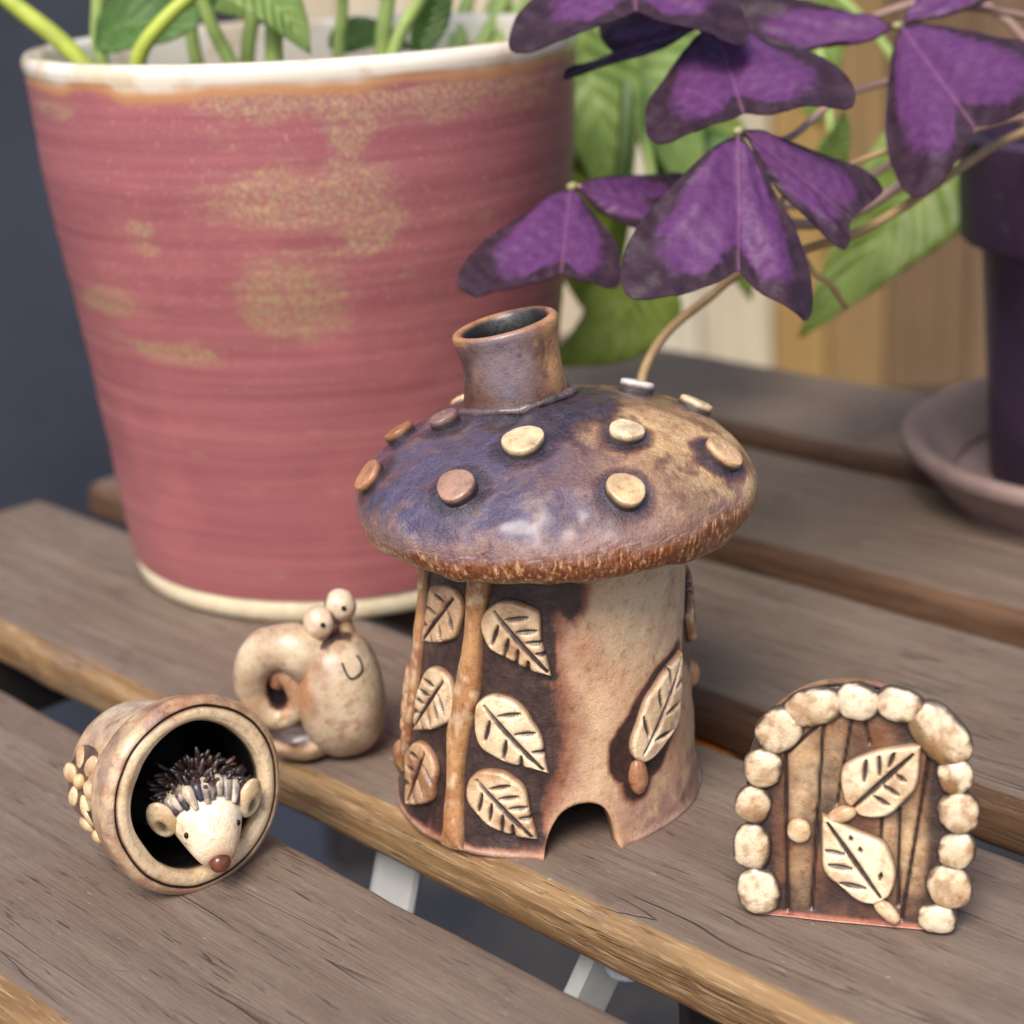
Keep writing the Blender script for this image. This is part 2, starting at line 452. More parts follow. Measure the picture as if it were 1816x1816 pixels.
# ================================================================== RED POT
POT = np.array((-4.71, 45.59, 0.0))
pot = thing('flower_pot', 'large dusty red glazed pot with white rim and cream foot', 'pot', POT, rot=(0, R(1.2), 0))
def pot_glaze():
    t = NT('dusty_red_glaze')
    band = t.noise(1., 4, .6, t.stretch((.10, .10, 3.2)))
    c = t.mix(t.ramp(band, .35, .68), lin(148, 86, 90), lin(160, 97, 99))
    up = t.attr('hz')
    c = t.mix(t.ramp(up, .5, 1.0, 0, .5), c, lin(168, 102, 110))
    c = t.mix(t.ramp(t.noise(.4, 3), .5, .7, 0, .35), c, lin(178, 108, 108))
    spk = t.noise(9., 4, .8)
    c = t.mix(t.math('MULTIPLY', t.ramp(t.noise(14., 2, .6), .64, .72), t.ramp(up, .25, .8, .1, .75)), c, lin(226, 180, 168))
    pm = t.attr('patch')
    strk = t.noise(1., 6, .68, t.stretch((.45, .45, 3.0)), .5)
    pk = t.ramp(t.math('ADD', pm, t.math('ADD', t.math('MULTIPLY', t.math('SUBTRACT', strk, .5), 2.2), t.math('MULTIPLY', t.math('SUBTRACT', t.noise(.9, 4, .6), .5), 1.4))), .22, .85)
    pk2 = t.math('MULTIPLY', pk, t.ramp(spk, .42, .58))
    oc = t.mix(t.ramp(t.noise(16., 3, .7), .45, .6), lin(198, 164, 116), lin(132, 126, 128))
    oc = t.mix(t.attr('olive'), oc, lin(150, 138, 92))
    c = t.mix(t.math('MULTIPLY', pk2, .85), c, oc)
    c = t.mix(t.math('MULTIPLY', pk, .12), c, lin(176, 140, 106))
    rim = t.attr('rimm')
    c = t.mix(t.ramp(rim, .05, .45), c, lin(190, 138, 96))
    c = t.mix(t.ramp(rim, .42, .98), c, t.mix(t.ramp(t.noise(.6, 4, .6), .5, .62, 0, .7), lin(238, 229, 214), lin(214, 190, 156)))
    ft = t.attr('foot')
    c = t.mix(ft, c, lin(222, 206, 172))
    h = t.math('ADD', t.math('MULTIPLY', band, 1.2), t.math('MULTIPLY', t.noise(14., 3), .12))
    r = t.ramp(rim, .3, .8, .42, .2)
    return t.out(c, r, t.bump(h, .014), .5, Coat_Weight=t.ramp(rim, .3, .8, .15, .6), Coat_Roughness=.25)
M['pot'] = pot_glaze()
zz = np.concatenate([np.linspace(0.62, 13.2, 150)])
rr = np.interp(zz, [0, 1, 2.5, 4.3, 6.1, 7.7, 9.5, 11, 13.6], [5.62, 5.76, 5.92, 6.06, 6.24, 6.42, 6.64, 6.78, 6.9])
prof = [(r, z) for r, z in zip(rr, zz)]
prof += [(6.93, 13.35), (6.92, 13.52), (6.84, 13.64), (6.7, 13.66), (6.58, 13.58), (6.52, 13.4), (6.46, 12.6), (6.35, 11.4), (6.2, 10.2)]
V, F, az, T = lathe(prof, 180, wob=.004, wsc=.5)
ring = .45 * (.007 * np.sin(V[:, 2] * 9.5 + 1.2 * np.sin(V[:, 2] * 2.1)) + .012 * np.sin(V[:, 2] * 3.1) + .006 * np.sin(V[:, 2] * 17 + np.sin(V[:, 2] * 5)))
rad = np.hypot(V[:, 0], V[:, 1]); outer = T < 150 / 159
V[:, 0] *= 1 + outer * ring / rad; V[:, 1] *= 1 + outer * ring / rad
z = V[:, 2]
def blob(a0, a1, z0, z1, s=1.0):
    ca, cz, wa, wz = (a0 + a1) / 2, (z0 + z1) / 2, abs(a1 - a0) / 2, abs(z1 - z0) / 2
    return s * np.exp(-(((az - ca) / wa) ** 2 + ((z - cz) / wz) ** 2) * 1.0)
patch = blob(-16, 9, 12.45, 13.25, .8) + blob(9, 15.5, 11.6, 13.4, 1.2) + blob(15, 62, 12.2, 13.1, .8) + blob(-13, 20, 9.9, 11.5, .75) + blob(-36, -27, 9.0, 10.6, .42) \
    + blob(12, 20, 9.3, 10.3, .8) + blob(-12, 10, 8.4, 9.5, .55) + blob(-13, 9, 7.5, 8.6, .8) + blob(-60, -36, 7.7, 8.4, .75) + blob(-50, -16, 6.8, 7.4, .5) \
    + blob(-70, -40, 12.3, 12.8, .55) + blob(95, 170, 8, 12, .6) + blob(-170, -110, 9, 12.5, .6)
olive = np.clip(blob(-14, 11, 6.9, 9.2) + blob(-70, -10, 6.4, 8.6), 0, .8)
wavy = np.array([.28 * fbm((math.sin(R(a)) * 3.5, math.cos(R(a)) * 3.5, 0), 1., 3) for a in az]) + .12
rimm = np.where(outer, sstep(12.80, 13.62, z + wavy * .8), 1.0)
foot = np.zeros(len(V))
body = obj('body', V, F, M['pot'], pot, attrs=dict(patch=np.where(outer, np.clip(patch * 1.7, 0, 1.0), 0), olive=olive, rimm=rimm, foot=foot, hz=np.clip(z / 13.5, 0, 1)))
V, F, az, T = lathe([(5.2, 0.0), (5.5, 0.0), (5.6, .06), (5.64, .3), (5.66, .58), (5.60, .66), (5.2, .66), (5.0, .5), (5.0, .1), (5.2, 0.0)], 160, wob=.006, wsc=.6)
M['foot'] = simple('bare_cream_stoneware', lin(224, 210, 178), .65, .35, .1, 2.5, .01)
obj('foot_ring', V, F, M['foot'], pot)
V, F, az, T = lathe([(0, 10.7), (2, 10.8), (4, 10.7), (5.6, 10.6), (6.2, 10.5)], 60, wob=.05, wsc=1.)
V[:, 2] += [.25 * fbm(v, .9, 4) for v in V]
M['soil'] = simple('dark_potting_soil', lin(58, 44, 36), .9, .2, .5, 4., .15)
obj('soil', V, F, M['soil'], pot)

# ================================================================== GREEN PLANT IN THE RED POT
def leaf_green(name, ca, cb, ribs=True):
    t = NT(name)
    lv, lu = t.attr('lv'), t.attr('lu')
    n = t.noise(1.2, 4)
    c = t.mix(t.ramp(n, .35, .65), ca, cb)
    vein = t.ramp(t.math('ABSOLUTE', lv), .0, .08, 1, 0)
    c = t.mix(t.math('MULTIPLY', vein, .3), c, np.minimum(np.array(cb) * 1.5, .8))
    sv = t.math('SINE', t.math('MULTIPLY', t.math('ADD', lu, t.math('MULTIPLY', t.math('ABSOLUTE', lv), -.22)), 60.))
    c = t.mix(t.ramp(sv, .6, 1., 0, .12), c, np.minimum(np.array(cb) * 1.4, .8))
    m_ = t.out(c, .4, t.bump(sv, .02), .45)
    # light shining through the blade
    tr = t.n('ShaderNodeBsdfTranslucent'); t.put(t.mix(1., c, (1.0, 1.0, .45), 'MULTIPLY'), tr.inputs[0])
    mx = t.n('ShaderNodeMixShader'); mx.inputs[0].default_value = .5
    t.l(t.b.outputs[0], mx.inputs[1]); t.l(tr.outputs[0], mx.inputs[2])
    t.l(mx.outputs[0], t.t.nodes['Material Output'].inputs[0])
    return m_
M['leaf'] = leaf_green('bright_green_leaf', lin(146, 176, 100), lin(168, 194, 118))
M['leaf_d'] = leaf_green('deep_green_leaf', lin(88, 124, 64), lin(116, 152, 86))
M['leaf_l'] = leaf_green('lime_green_leaf', lin(158, 180, 70), lin(184, 202, 100))
M['leaf_o'] = leaf_green('olive_green_leaf', lin(134, 158, 76), lin(156, 178, 96))
def stalk_mat(name, c):
    return simple(name, c, .45, .45, .15, 1.5, .004)
M['stalk'] = stalk_mat('pale_green_stalk', lin(150, 172, 98))
M['stalk_y'] = stalk_mat('yellow_green_stalk', lin(172, 186, 76))

def blade(path, width, nrm, fold=.25, curl=.0, nu=26, nv=11, tip=1.6, thick=.035, base_r=.35):
    """leaf along a path (list of points), flat normal nrm; closed thin solid"""
    P = catmull(path, nu); T = np.gradient(P, axis=0); T /= np.linalg.norm(T, axis=1)[:, None]
    V = []; lu = []; lv = []
    for side in (1, -1):
        for i in range(nu):
            u = i / (nu - 1)
            s = np.array(nrm, float); s -= (s @ T[i]) * T[i]; s /= np.linalg.norm(s)
            b = np.cross(T[i], s)
            w = (math.sqrt(max(0, 1 - ((u - base_r) / base_r) ** 2)) if u < base_r else max(0, 1 - ((u - base_r) / (1 - base_r)) ** tip)) * width / 2 + .01
            for j in range(nv):
                v = -1 + 2 * j / (nv - 1)
                h = fold * abs(v) * w - curl * v * v * w + .05 * w * math.sin(u * 11 + v * 2)
                V.append(P[i] + b * v * w + s * (h + side * thick / 2)); lu.append(u); lv.append(v)
    n0 = nu * nv
    F = grid_faces(nu, nv) + [tuple(n0 + k for k in reversed(f)) for f in grid_faces(nu, nv)]
    bd = [i * nv for i in range(nu)] + [(nu - 1) * nv + j for j in range(1, nv)] + [i * nv + nv - 1 for i in range(nu - 2, -1, -1)] + [j for j in range(nv - 2, 0, -1)]
    F += [(bd[k], n0 + bd[k], n0 + bd[(k + 1) % len(bd)], bd[(k + 1) % len(bd)]) for k in range(len(bd))]
    return np.array(V), F, dict(lu=lu, lv=lv)

plant = thing('leafy_plant', 'bright green leafy plant growing in the red glazed pot', 'plant', POT + (0, 0, 10.6))
PO = POT + np.array((0, 0, 10.6))
def pstalk(path, r, mat=None, n=20):
    V, F = tube(np.array(path, float) - PO, r, 10, n); return obj('stalk', V, F, mat or M['stalk'], plant)
def pleaf(path, w, nrm, mat, **k):
    V, F, at = blade(np.array(path, float) - PO, w, nrm, **k); return obj('leaf', V, F, mat, plant, attrs=at)
stalks = [((-8.4, 45, 10.4), (-9.9, 45.0, 13.4), (-11.6, 45.2, 15.1), (-13.6, 45.5, 17.2), .24, 'stalk_y'),
          ((-9.3, 46.6, 10.4), (-9.75, 46.6, 13.4), (-9.55, 46.6, 15.2), (-9.2, 46.9, 19), .20, 'stalk'),
          ((-8.7, 43.8, 10.4), (-8.3, 43.4, 13.2), (-7.55, 43.3, 14.3), (-5.9, 43.6, 15.5), .21, 'stalk_y'),
          ((-6.9, 46.8, 10.4), (-7.4, 47, 13.4), (-7.3, 47.1, 15), (-7.2, 47.4, 19.5), .19, 'stalk'),
          ((-5.9, 44.6, 10.4), (-6.1, 44.6, 12.9), (-6.6, 44.6, 14.4), (-7.4, 44.6, 18), .19, 'stalk'),
          ((-6.2, 46, 10.4), (-5.9, 46, 13.3), (-5.4, 46, 14.9), (-4.7, 46.2, 18), .20, 'stalk'),
          ((-5.1, 43.9, 10.4), (-5.0, 43.8, 13.2), (-4.85, 43.8, 14.6), (-4.7, 43.9, 17.5), .24, 'stalk'),
          ((-3.9, 46.2, 10.4), (-3.6, 46.2, 13.2), (-3.35, 46.2, 14.6), (-3.1, 46.2, 18), .17, 'stalk'),
          ((-2.6, 46, 10.4), (-2.45, 46, 13.2), (-2.2, 46, 14.5), (-1.7, 46, 17.5), .22, 'stalk'),
          ((-2.7, 44.4, 10.4), (-2.1, 44.4, 13.2), (-1.3, 44.4, 14.5), (.3, 44.4, 17.), .18, 'stalk')]
for p in stalks: pstalk(p[:4], [p[4], p[4] * .95, p[4] * .8], M[p[5]])
# blades seen at the top edge of the photograph
pleaf([(-9.6, 45.4, 13.9), (-8.6, 45.0, 14.25), (-7.4, 44.9, 14.3), (-6.0, 45.0, 15.1)], 1.7, (0, -.75, .6), M['leaf_d'], base_r=.4)
pleaf([(-5.9, 43.6, 15.5), (-5.2, 43.4, 15.0), (-4.6, 43.3, 14.3), (-4.05, 43.2, 13.4)], 1.7, (.5, -.8, .45), M['leaf'], base_r=.35)
pleaf([(-7.2, 46.8, 15.2), (-6.4, 46.6, 14.8), (-5.8, 46.5, 14.4), (-5.3, 46.4, 13.9)], 1.4, (.3, -.8, .5), M['leaf'], base_r=.4)
pleaf([(-3.9, 47, 13.2), (-3.2, 47, 13.45), (-2.5, 47, 13.4), (-1.7, 47, 13.0)], .9, (0, -.9, .5), M['leaf_d'])
pleaf([(-1.6, 46, 13.0), (-1.2, 46, 13.8), (-.8, 46, 14.6), (0., 46, 15.6)], .9, (.4, -.9, .2), M['leaf_d'])
for (a, b, w, mt) in [((-13.6, 45.5, 17.2), (-17.5, 44.5, 19), 3.6, 'leaf'), ((-9.2, 46.9, 19), (-10.5, 45, 22.5), 4., 'leaf'), ((-7.2, 47.4, 19.5), (-5.6, 46, 23.5), 4., 'leaf_d'),
                      ((-7.4, 44.6, 18), (-8.8, 42, 20.5), 3.6, 'leaf_l'), ((-4.7, 46.2, 18), (-2.6, 46.8, 22), 4., 'leaf'), ((-4.7, 43.9, 17.5), (-3.6, 41.5, 19.5), 3.2, 'leaf'),
                      ((-3.1, 46.2, 18), (-2.2, 47.5, 22), 3.8, 'leaf_d'), ((-1.7, 46, 17.5), (-.6, 46.5, 20.5), 2., 'leaf'), ((.3, 44.4, 17), (1.6, 43.5, 18.8), 1.6, 'leaf_l')]:
    a, b = np.array(a), np.array(b); mid = (a + b) / 2 + (0, 0, .7)
    pleaf([a, mid, b], w, (0, -.5, 1), M[mt])
# trailing shoots that hang over the back of the pot and show to its right
trail = [((-1.5, 47.5, 10.5), (1.2, 51.0, 14.4), (2.4, 52.0, 15.2), (3.2, 52.0, 13.6)), ((-1.6, 48.5, 10.5), (2.2, 53, 15.5), (3.8, 54, 15.6), (4.4, 53.8, 13.6)),
         ((-1.0, 48.6, 10.5), (3.5, 54, 16.0), (5.2, 55, 14), (6., 55, 10.0)), ((-1.2, 47., 10.5), (1.5, 51, 13.8), (2.6, 52, 12), (2.5, 51.8, 9.0)),
         ((-1.0, 48, 10.5), (4, 53, 15.8), (10, 52, 13.5), (13.4, 50.4, 9.0)), ((-1.3, 48, 10.5), (2.2, 52.0, 13.5), (4.6, 51.5, 9.5), (4.5, 50.2, 5.8))]
for p in trail: pstalk(p, [.2, .16, .13], M['stalk'], 26)
pleaf([(2.9, 52, 14.2), (3.0, 51.8, 12.2), (3.4, 51.4, 10.2), (3.85, 51, 7.0)], 3.4, (-.3, -1, .25), M['leaf'])
pleaf([(4.1, 54, 14.0), (4.5, 53.8, 12.0), (5.4, 53.4, 10.2), (6.3, 53, 7.2)], 3.8, (.35, -1, .2), M['leaf'])
pleaf([(5.9, 55, 10.6), (6.4, 54.8, 8.8), (7.2, 54.4, 6.8), (8.0, 54, 4.0)], 3.2, (.2, -1, .3), M['leaf_o'])
pleaf([(13.6, 50.4, 9.2), (12.6, 50, 8.2), (11.0, 49.5, 6.6), (8.6, 49, 4.0)], 3.6, (-.25, -1, .35), M['leaf_o'])
pleaf([(4.6, 50.2, 6.2), (3.9, 49.9, 5.3), (3.0, 49.4, 4.5), (1.2, 49, 3.7)], 3.0, (-.1, -.8, .75), M['leaf_l'], curl=.5)
pleaf([(2.5, 52, 9.4), (2.5, 51.8, 8.0), (2.6, 51.4, 6.4), (2.8, 51, 4.4)], 2.6, (-.5, -1, .1), M['leaf_l'])
pleaf([(1.2, 56.5, 12.6), (1.9, 56.2, 10.5), (3.2, 55.8, 8.0), (4.0, 55.4, 4.6)], 4.4, (-.2, -1, .3), M['leaf_l'])
pleaf([(3.6, 57.5, 15.5), (5.0, 57.2, 13.2), (6.6, 56.8, 10.6), (7.4, 56.4, 7.6)], 4.6, (.1, -1, .3), M['leaf'])
pstalk([(-1.4, 48.2, 10.5), (-.4, 52, 13.6), (.6, 55.5, 14.2), (1.2, 56.5, 12.6)], [.18, .14], M['stalk'])
pstalk([(-1.2, 48.6, 10.5), (.4, 53, 15.4), (2.4, 56.5, 16.8), (3.6, 57.5, 15.5)], [.18, .14], M['stalk'])
pleaf([(8.6, 60, 15.6), (9.6, 59.6, 13.4), (10.6, 59, 11.2), (11.0, 58.6, 8.6)], 4.2, (-.1, -1, .3), M['leaf_o'])
pstalk([(-1.2, 48.8, 10.5), (2.4, 55, 16.6), (6.4, 59.5, 17.6), (8.6, 60, 15.6)], [.18, .14], M['stalk'])
pleaf([(7.1, 55.2, 14.2), (6.9, 55, 13.2), (6.7, 54.6, 12.2), (6.5, 54, 10.8)], 1.3, (0, -1, .1), M['leaf'])
pleaf([(9.6, 49.4, 8.7), (9.65, 49.1, 9.2), (9.8, 48.8, 9.8), (9.85, 48.6, 10.5)], .9, (-.4, -1, .1), M['leaf'])
pleaf([(7.2, 54, 9.4), (6.6, 53.4, 8.0), (6.5, 52.8, 6.4), (6.9, 52.4, 5.2)], 1.9, (-.2, -1, .3), M['leaf_d'])
pstalk([(9.0, 52.6, 14.1), (9.6, 51, 12), (9.7, 49.8, 10), (9.6, 49.4, 8.7)], [.12, .1], M['stalk'])
pstalk([(4.3, 53.6, 14.4), (4.2, 51.5, 11.5), (4.0, 50.8, 9.8), (3.6, 50.5, 7.8)], [.26, .24, .2], M['leaf_d'] if False else stalk_mat('dark_green_stalk', lin(72, 94, 48)))

# ================================================================== PURPLE POT AND SAUCER
PP = np.array((17.44, 45.4, 0.0))
def terracotta(name, a, b, rough=.62):
    t = NT(name)
    c = t.mix(t.ramp(t.noise(.35, 5), .35, .65), a, b)
    c = t.mix(t.ramp(t.noise(2.5, 5, .7), .6, .8, 0, .4), c, lin(188, 172, 168))
    return t.out(c, rough, t.bump(t.noise(5, 4), .02), .4)
M['saucer'] = terracotta('mauve_terracotta', lin(126, 106, 102), lin(148, 126, 120))
M['ppot'] = terracotta('dark_purple_glaze', lin(62, 46, 68), lin(80, 58, 86), .5)
sa = thing('plant_saucer', 'dusty mauve terracotta saucer under the dark purple pot', 'saucer', PP)
V, F, az, T = lathe([(0, 0), (4.8, 0), (5.15, .05), (5.5, .35), (6.0, .95), (6.28, 1.3), (6.42, 1.36), (6.5, 1.5), (6.5, 1.72), (6.36, 1.82), (6.1, 1.8), (5.85, 1.62), (5.45, 1.1), (5.0, .62), (4.6, .5), (0, .5)], 120, 64, wob=.006)
obj('bowl', V, F, M['saucer'], sa)
pp = thing('purple_pot', 'dark purple plant pot with thick collar standing in mauve saucer', 'pot', PP + (0, 0, .51))
V, F, az, T = lathe([(0, 0), (3.6, 0), (4.0, .02), (4.06, .1), (4.2, 2.5), (4.35, 5), (4.46, 6.6), (4.5, 6.75), (4.3, 6.8), (4.2, 6.9), (4.1, 6.5), (3.9, 2), (3.8, .6), (0, .55)], 120, wob=.004)
obj('body', V, F, M['ppot'], pp)
V, F, az, T = lathe([(4.25, 6.72), (4.6, 6.66), (4.92, 6.72), (5.02, 6.9), (5.08, 8), (5.14, 9.3), (5.12, 9.42), (5.0, 9.5), (4.78, 9.5), (4.66, 9.4), (4.55, 8.2), (4.4, 6.9), (4.25, 6.72)], 120, 60, wob=.004)
obj('collar', V, F, M['ppot'], pp)
V, F, az, T = lathe([(0, 8.5), (2, 8.55), (4.0, 8.5), (4.58, 8.45)], 50, wob=.05)
V[:, 2] += [.15 * fbm(v, .9, 4) for v in V]
obj('soil', V, F, M['soil'], pp)

# ================================================================== OXALIS
def ox_mat(name, under=False):
    t = NT(name)
    a, b = t.attr('la'), t.attr('lb')       # a: along midrib 0..1, b: towards the lobe 0..1
    co = t.rnd()
    n = t.math('MULTIPLY', t.math('SUBTRACT', t.noise(1.6, 6, .7, co), .5), .42)
    edge = t.attr('le')                     # 0 at the margin, 1 well inside
    pat = t.math('ADD', edge, n)
    pm = t.math('MULTIPLY', t.ramp(pat, .20, .36), t.ramp(t.math('ADD', a, t.math('MULTIPLY', n, .8)), .84, .78))
    fine = t.noise(5., 5, .6, co)
    br = t.mix(t.ramp(fine, .3, .7), lin(90, 49, 95), lin(106, 62, 115))
    dk = t.mix(t.ramp(t.noise(2.5, 4, .6, co), .35, .65), lin(50, 32, 44), lin(66, 46, 60))
    c = t.mix(pm, dk, br)
    c = t.mix(t.ramp(b, .0, .03, .55, 0), c, lin(140, 92, 128))
    if under: c = t.mix(t.ramp(fine, .35, .65), lin(82, 18, 40), lin(112, 30, 58))
    h = t.math('ADD', t.noise(3.5, 4, .6, co), t.ramp(b, .0, .05, -.6, 0))
    vn = t.math('SINE', t.math('MULTIPLY', t.math('ADD', t.math('MULTIPLY', a, 1.0), t.math('MULTIPLY', b, 1.6)), 34.))
    h = t.math('ADD', h, t.math('MULTIPLY', vn, .18))
    m_ = t.out(c, .46, t.bump(h, .03), .38)
    tr = t.n('ShaderNodeBsdfTranslucent'); t.put(t.mix(1., c, (1., .5, .8), 'MULTIPLY'), tr.inputs[0])
    mx = t.n('ShaderNodeMixShader'); mx.inputs[0].default_value = .2
    t.l(t.b.outputs[0], mx.inputs[1]); t.l(tr.outputs[0], mx.inputs[2])
    t.l(mx.outputs[0], t.t.nodes['Material Output'].inputs[0])
    return m_
M['ox'] = ox_mat('purple_leaf_top'); M['oxu'] = ox_mat('wine_red_leaf_underside', True)
M['oxs'] = stalk_mat('pinkish_stalk', lin(168, 138, 128)); M['oxt'] = stalk_mat('tan_dry_stalk', lin(176, 146, 104)); M['oxg'] = stalk_mat('pale_green_hub', lin(158, 156, 108))
ox = thing('purple_shamrock', 'purple leaved shamrock plant trailing out of the dark purple pot', 'plant', PP + (0, 0, 9.0))
XO = PP + np.array((0, 0, 9.0))
# one half of a heart-shaped leaflet as rings from the hub: (a, b) in the basis midrib / lobe corner
HALF = [(0, 0), (-.06, .20), (-.10, .42), (-.11, .64), (-.09, .82), (-.02, .95), (.08, 1.01), (.22, 1.03), (.38, .97), (.55, .82), (.71, .61), (.85, .38), (.95, .17), (1.0, 0)]
HALF2 = [(0, 0), (-.08, .25), (-.12, .5), (-.11, .74), (-.06, .9), (.02, .99), (.12, 1.0), (.27, .9), (.44, .70), (.62, .47), (.8, .24), (.92, .09), (1., 0)]
def leaflet(A, L, Rr, N, parent, bulge=.10, name='leaflet', thick=.03):
    A, L, Rr, N = (np.array(p, float) - XO for p in (A, L, Rr, N))
    nn = np.cross(L - A, Rr - A)
    wide = np.linalg.norm(nn) / (np.linalg.norm(L - A) * np.linalg.norm(Rr - A))
    nr, outl = 13, catmull(HALF if wide > .75 else HALF2, 40)
    nn /= np.linalg.norm(nn)
    cam_dir = np.array((0, 0, CAM_H)) - (A + XO)
    up = nn if nn @ np.array((0, -.6, .8)) > 0 else -nn
    size = np.linalg.norm(N - A)
    V = []; la = []; lb = []; le = []; F = []; mi = []
    for side in (0, 1):
        for half, C in ((0, L), (1, Rr)):
            base = len(V)
            for k in range(len(outl)):
                for j in range(nr):
                    s = j / (nr - 1)
                    # from midrib point to outline point
                    a_o, b_o = outl[k]
                    a_m = min(1., max(0., k / (len(outl) - 1)))
                    a = a_m * (1 - s) + a_o * s; b = b_o * s
                    e1, e2 = N - A, C - A
                    p = A + e1 * a + e2 * b
                    hgt = bulge * size * (math.sin(math.pi * min(1, b * .9)) * .9) * (.35 + a) + min(1, b * 4) * .02 * size * math.sin(7 * b + 3 * a + half)
                    hgt += min(1, b * 4) * .045 * size * fbm((a * 2 + half * 3, b * 2, size), 1.2, 3)
                    V.append(p + up * (hgt + (thick / 2 if side == 0 else -thick / 2)))
                    la.append(a); lb.append(b); le.append((1 - s) * (1 - .35 * a_m) if k > 2 else .2 * (1 - s))
            gf = grid_faces(len(outl), nr)
            e1, e2 = N - A, C - A
            want = up if side == 0 else -up
            flip = np.cross(e2, e1) @ want < 0
            for f in gf:
                f = tuple(base + q for q in f)
                F.append(f if not flip else f[::-1]); mi.append(side)
    return obj(name, V, F, None, parent, attrs=dict(la=la, lb=lb, le=le), mats=[M['ox'], M['oxu']], mi=mi)
def ox_leaf(hub, leaflets, stalk, mat='oxs', r=.09):
    hub = np.array(hub, float)
    V, F = tube(np.array(stalk, float) - XO, [r * 1.15, r, r * .9], 8, 30)
    st = obj('leaf_stalk', V, F, M[mat], ox)
    V, F = ball(hub - XO, .12, .12, .10, nu=12, nv=8, wob=.2, wsc=2.); obj('hub', V, F, M['oxg'], st)
    for l in leaflets: leaflet(*l[:4], st, *(l[4:]))
    return st
root = np.array((17.0, 45.2, 9.0))
ox_leaf((5.28, 37.0, 11.75), [((5.27, 36.95, 11.7), (2.62, 34.9, 9.85), (6.35, 34.9, 9.15), (4.87, 34.5, 9.35), .09),
                             ((5.36, 37.0, 11.78), (8.05, 37.6, 10.6), (6.85, 36.3, 9.5), (7.62, 36.8, 9.75), .06)],
        [root, (14., 44.0, 11.9), (8.9, 41.5, 11.9), (6.6, 38.8, 11.25), (5.28, 37.05, 11.72)])
ox_leaf((5.21, 40.0, 13.7), [((5.21, 39.95, 13.68), (3.40, 37.8, 12.1), (7.66, 37.9, 12.62), (5.42, 37.2, 12.08), .10),
                            ((5.15, 40.0, 13.68), (3.75, 41.6, 14.0), (2.55, 39.2, 12.95), (3.0, 40.4, 13.2), .03)],
        [root + (-.6, .4, 0), (13, 46.5, 13.2), (8.5, 44.5, 12.9), (6., 41.5, 12.8), (5.25, 40.1, 13.66)])
ox_leaf((9.64, 41.5, 13.25), [((9.6, 41.5, 13.22), (6.92, 42.7, 14.0), (7.6, 39.8, 13.0), (6.95, 41.2, 12.85), .03),
                             ((9.72, 41.45, 13.24), (8.85, 38.6, 10.5), (12.6, 38.7, 12.6), (10.51, 38.0, 11.35), .10),
                             ((9.8, 41.6, 13.26), (11.2, 43.2, 14.4), (12.5, 41.2, 14.0), (12.1, 42.4, 14.3), .05)],
        [root + (.3, -.4, 0), (15.2, 43.6, 12.2), (11.8, 43.2, 13.4), (10.2, 42.2, 13.25), (9.7, 41.6, 13.22)])
ox_leaf((3.61, 41.0, 16.0), [((3.6, 40.95, 16.0), (.75, 38.9, 14.1), (5.7, 38.9, 13.95), (3.37, 38.5, 14.2), .10),
                            ((3.55, 41.1, 16.0), (.5, 41.6, 16.6), (1.2, 43.8, 16.6), (1.2, 42.7, 16.6), .08), ((3.7, 41.1, 16.0), (6.4, 41.6, 16.4), (5.6, 43.8, 16.6), (5.9, 42.7, 16.5), .08)],
        [root + (-.2, .9, 0), (13.5, 47, 15.4), (8, 45, 16.6), (5., 42.4, 16.2), (3.65, 41.1, 15.95)])
ox_leaf((1.86, 39.5, 10.42), [((1.83, 39.5, 10.39), (-.68, 37.7, 9.2), (2.75, 37.7, 9.1), (1.43, 37.2, 8.95), .07),
                             ((1.91, 39.55, 10.42), (4.05, 40.6, 10.4), (3.25, 39.0, 9.4), (3.8, 39.8, 9.8), .05)],
        [root + (-.8, -.5, 0), (12.5, 44.6, 10.6), (8.15, 42.5, 9.15), (5., 41.5, 9.6), (1.9, 39.55, 10.4)])
# pale stalk crossing behind, and a dry tan one that droops behind the mushroom cap
for path, r, mt in [([root + (0, -1.2, 0), (14.2, 43.6, 10.6), (11.8, 44.0, 10.3), (9.9, 42.0, 9.5), (8.0, 40.2, 9.1), (6.6, 39.6, 9.2)], .13, 'oxs'),
                    ([root + (-1., 0, 0), (13., 42., 10.6), (8.6, 38.6, 9.3), (6.9, 38.2, 8.9), (5.4, 38, 8.5), (4.66, 38.0, 7.98), (3.78, 37.5, 7.5), (3.21, 37.0, 6.93), (2.95, 36.5, 6.2), (3.0, 36.4, 4.0), (3.1, 36.8, .2)], .11, 'oxt'),
                    ([root + (-.5, -1.0, 0), (13., 41., 11.2), (7.0, 39.0, 10.2), (6.6, 38.0, 9.4), (6.99, 38.0, 8.45), (7.36, 38.0, 8.15), (7.84, 38.5, 7.44)], .07, 'oxt')]:
    V, F = tube(np.array(path, float) - XO, r, 8, 40); obj('leaf_stalk', V, F, M[mt], ox)
# ================================================================== CERAMIC COLOURS
CREAM, TAN, PINK, BROWN, DARK = lin(232, 210, 174), lin(190, 148, 106), lin(176, 136, 116), lin(120, 78, 52), lin(44, 31, 33)
PURP, BLUE, RUST = lin(104, 76, 86), lin(72, 74, 104), lin(176, 104, 50)
def nz(V, sc, off=0., o=4): return np.array([fbm(v, sc, o, off) for v in V])

def seg_d(p, a, b):
    a, b = np.array(a), np.array(b); t = np.clip(((p - a) @ (b - a)) / ((b - a) @ (b - a)), 0, 1)
    return np.linalg.norm(p - (a + t[:, None] * (b - a)), axis=1), t

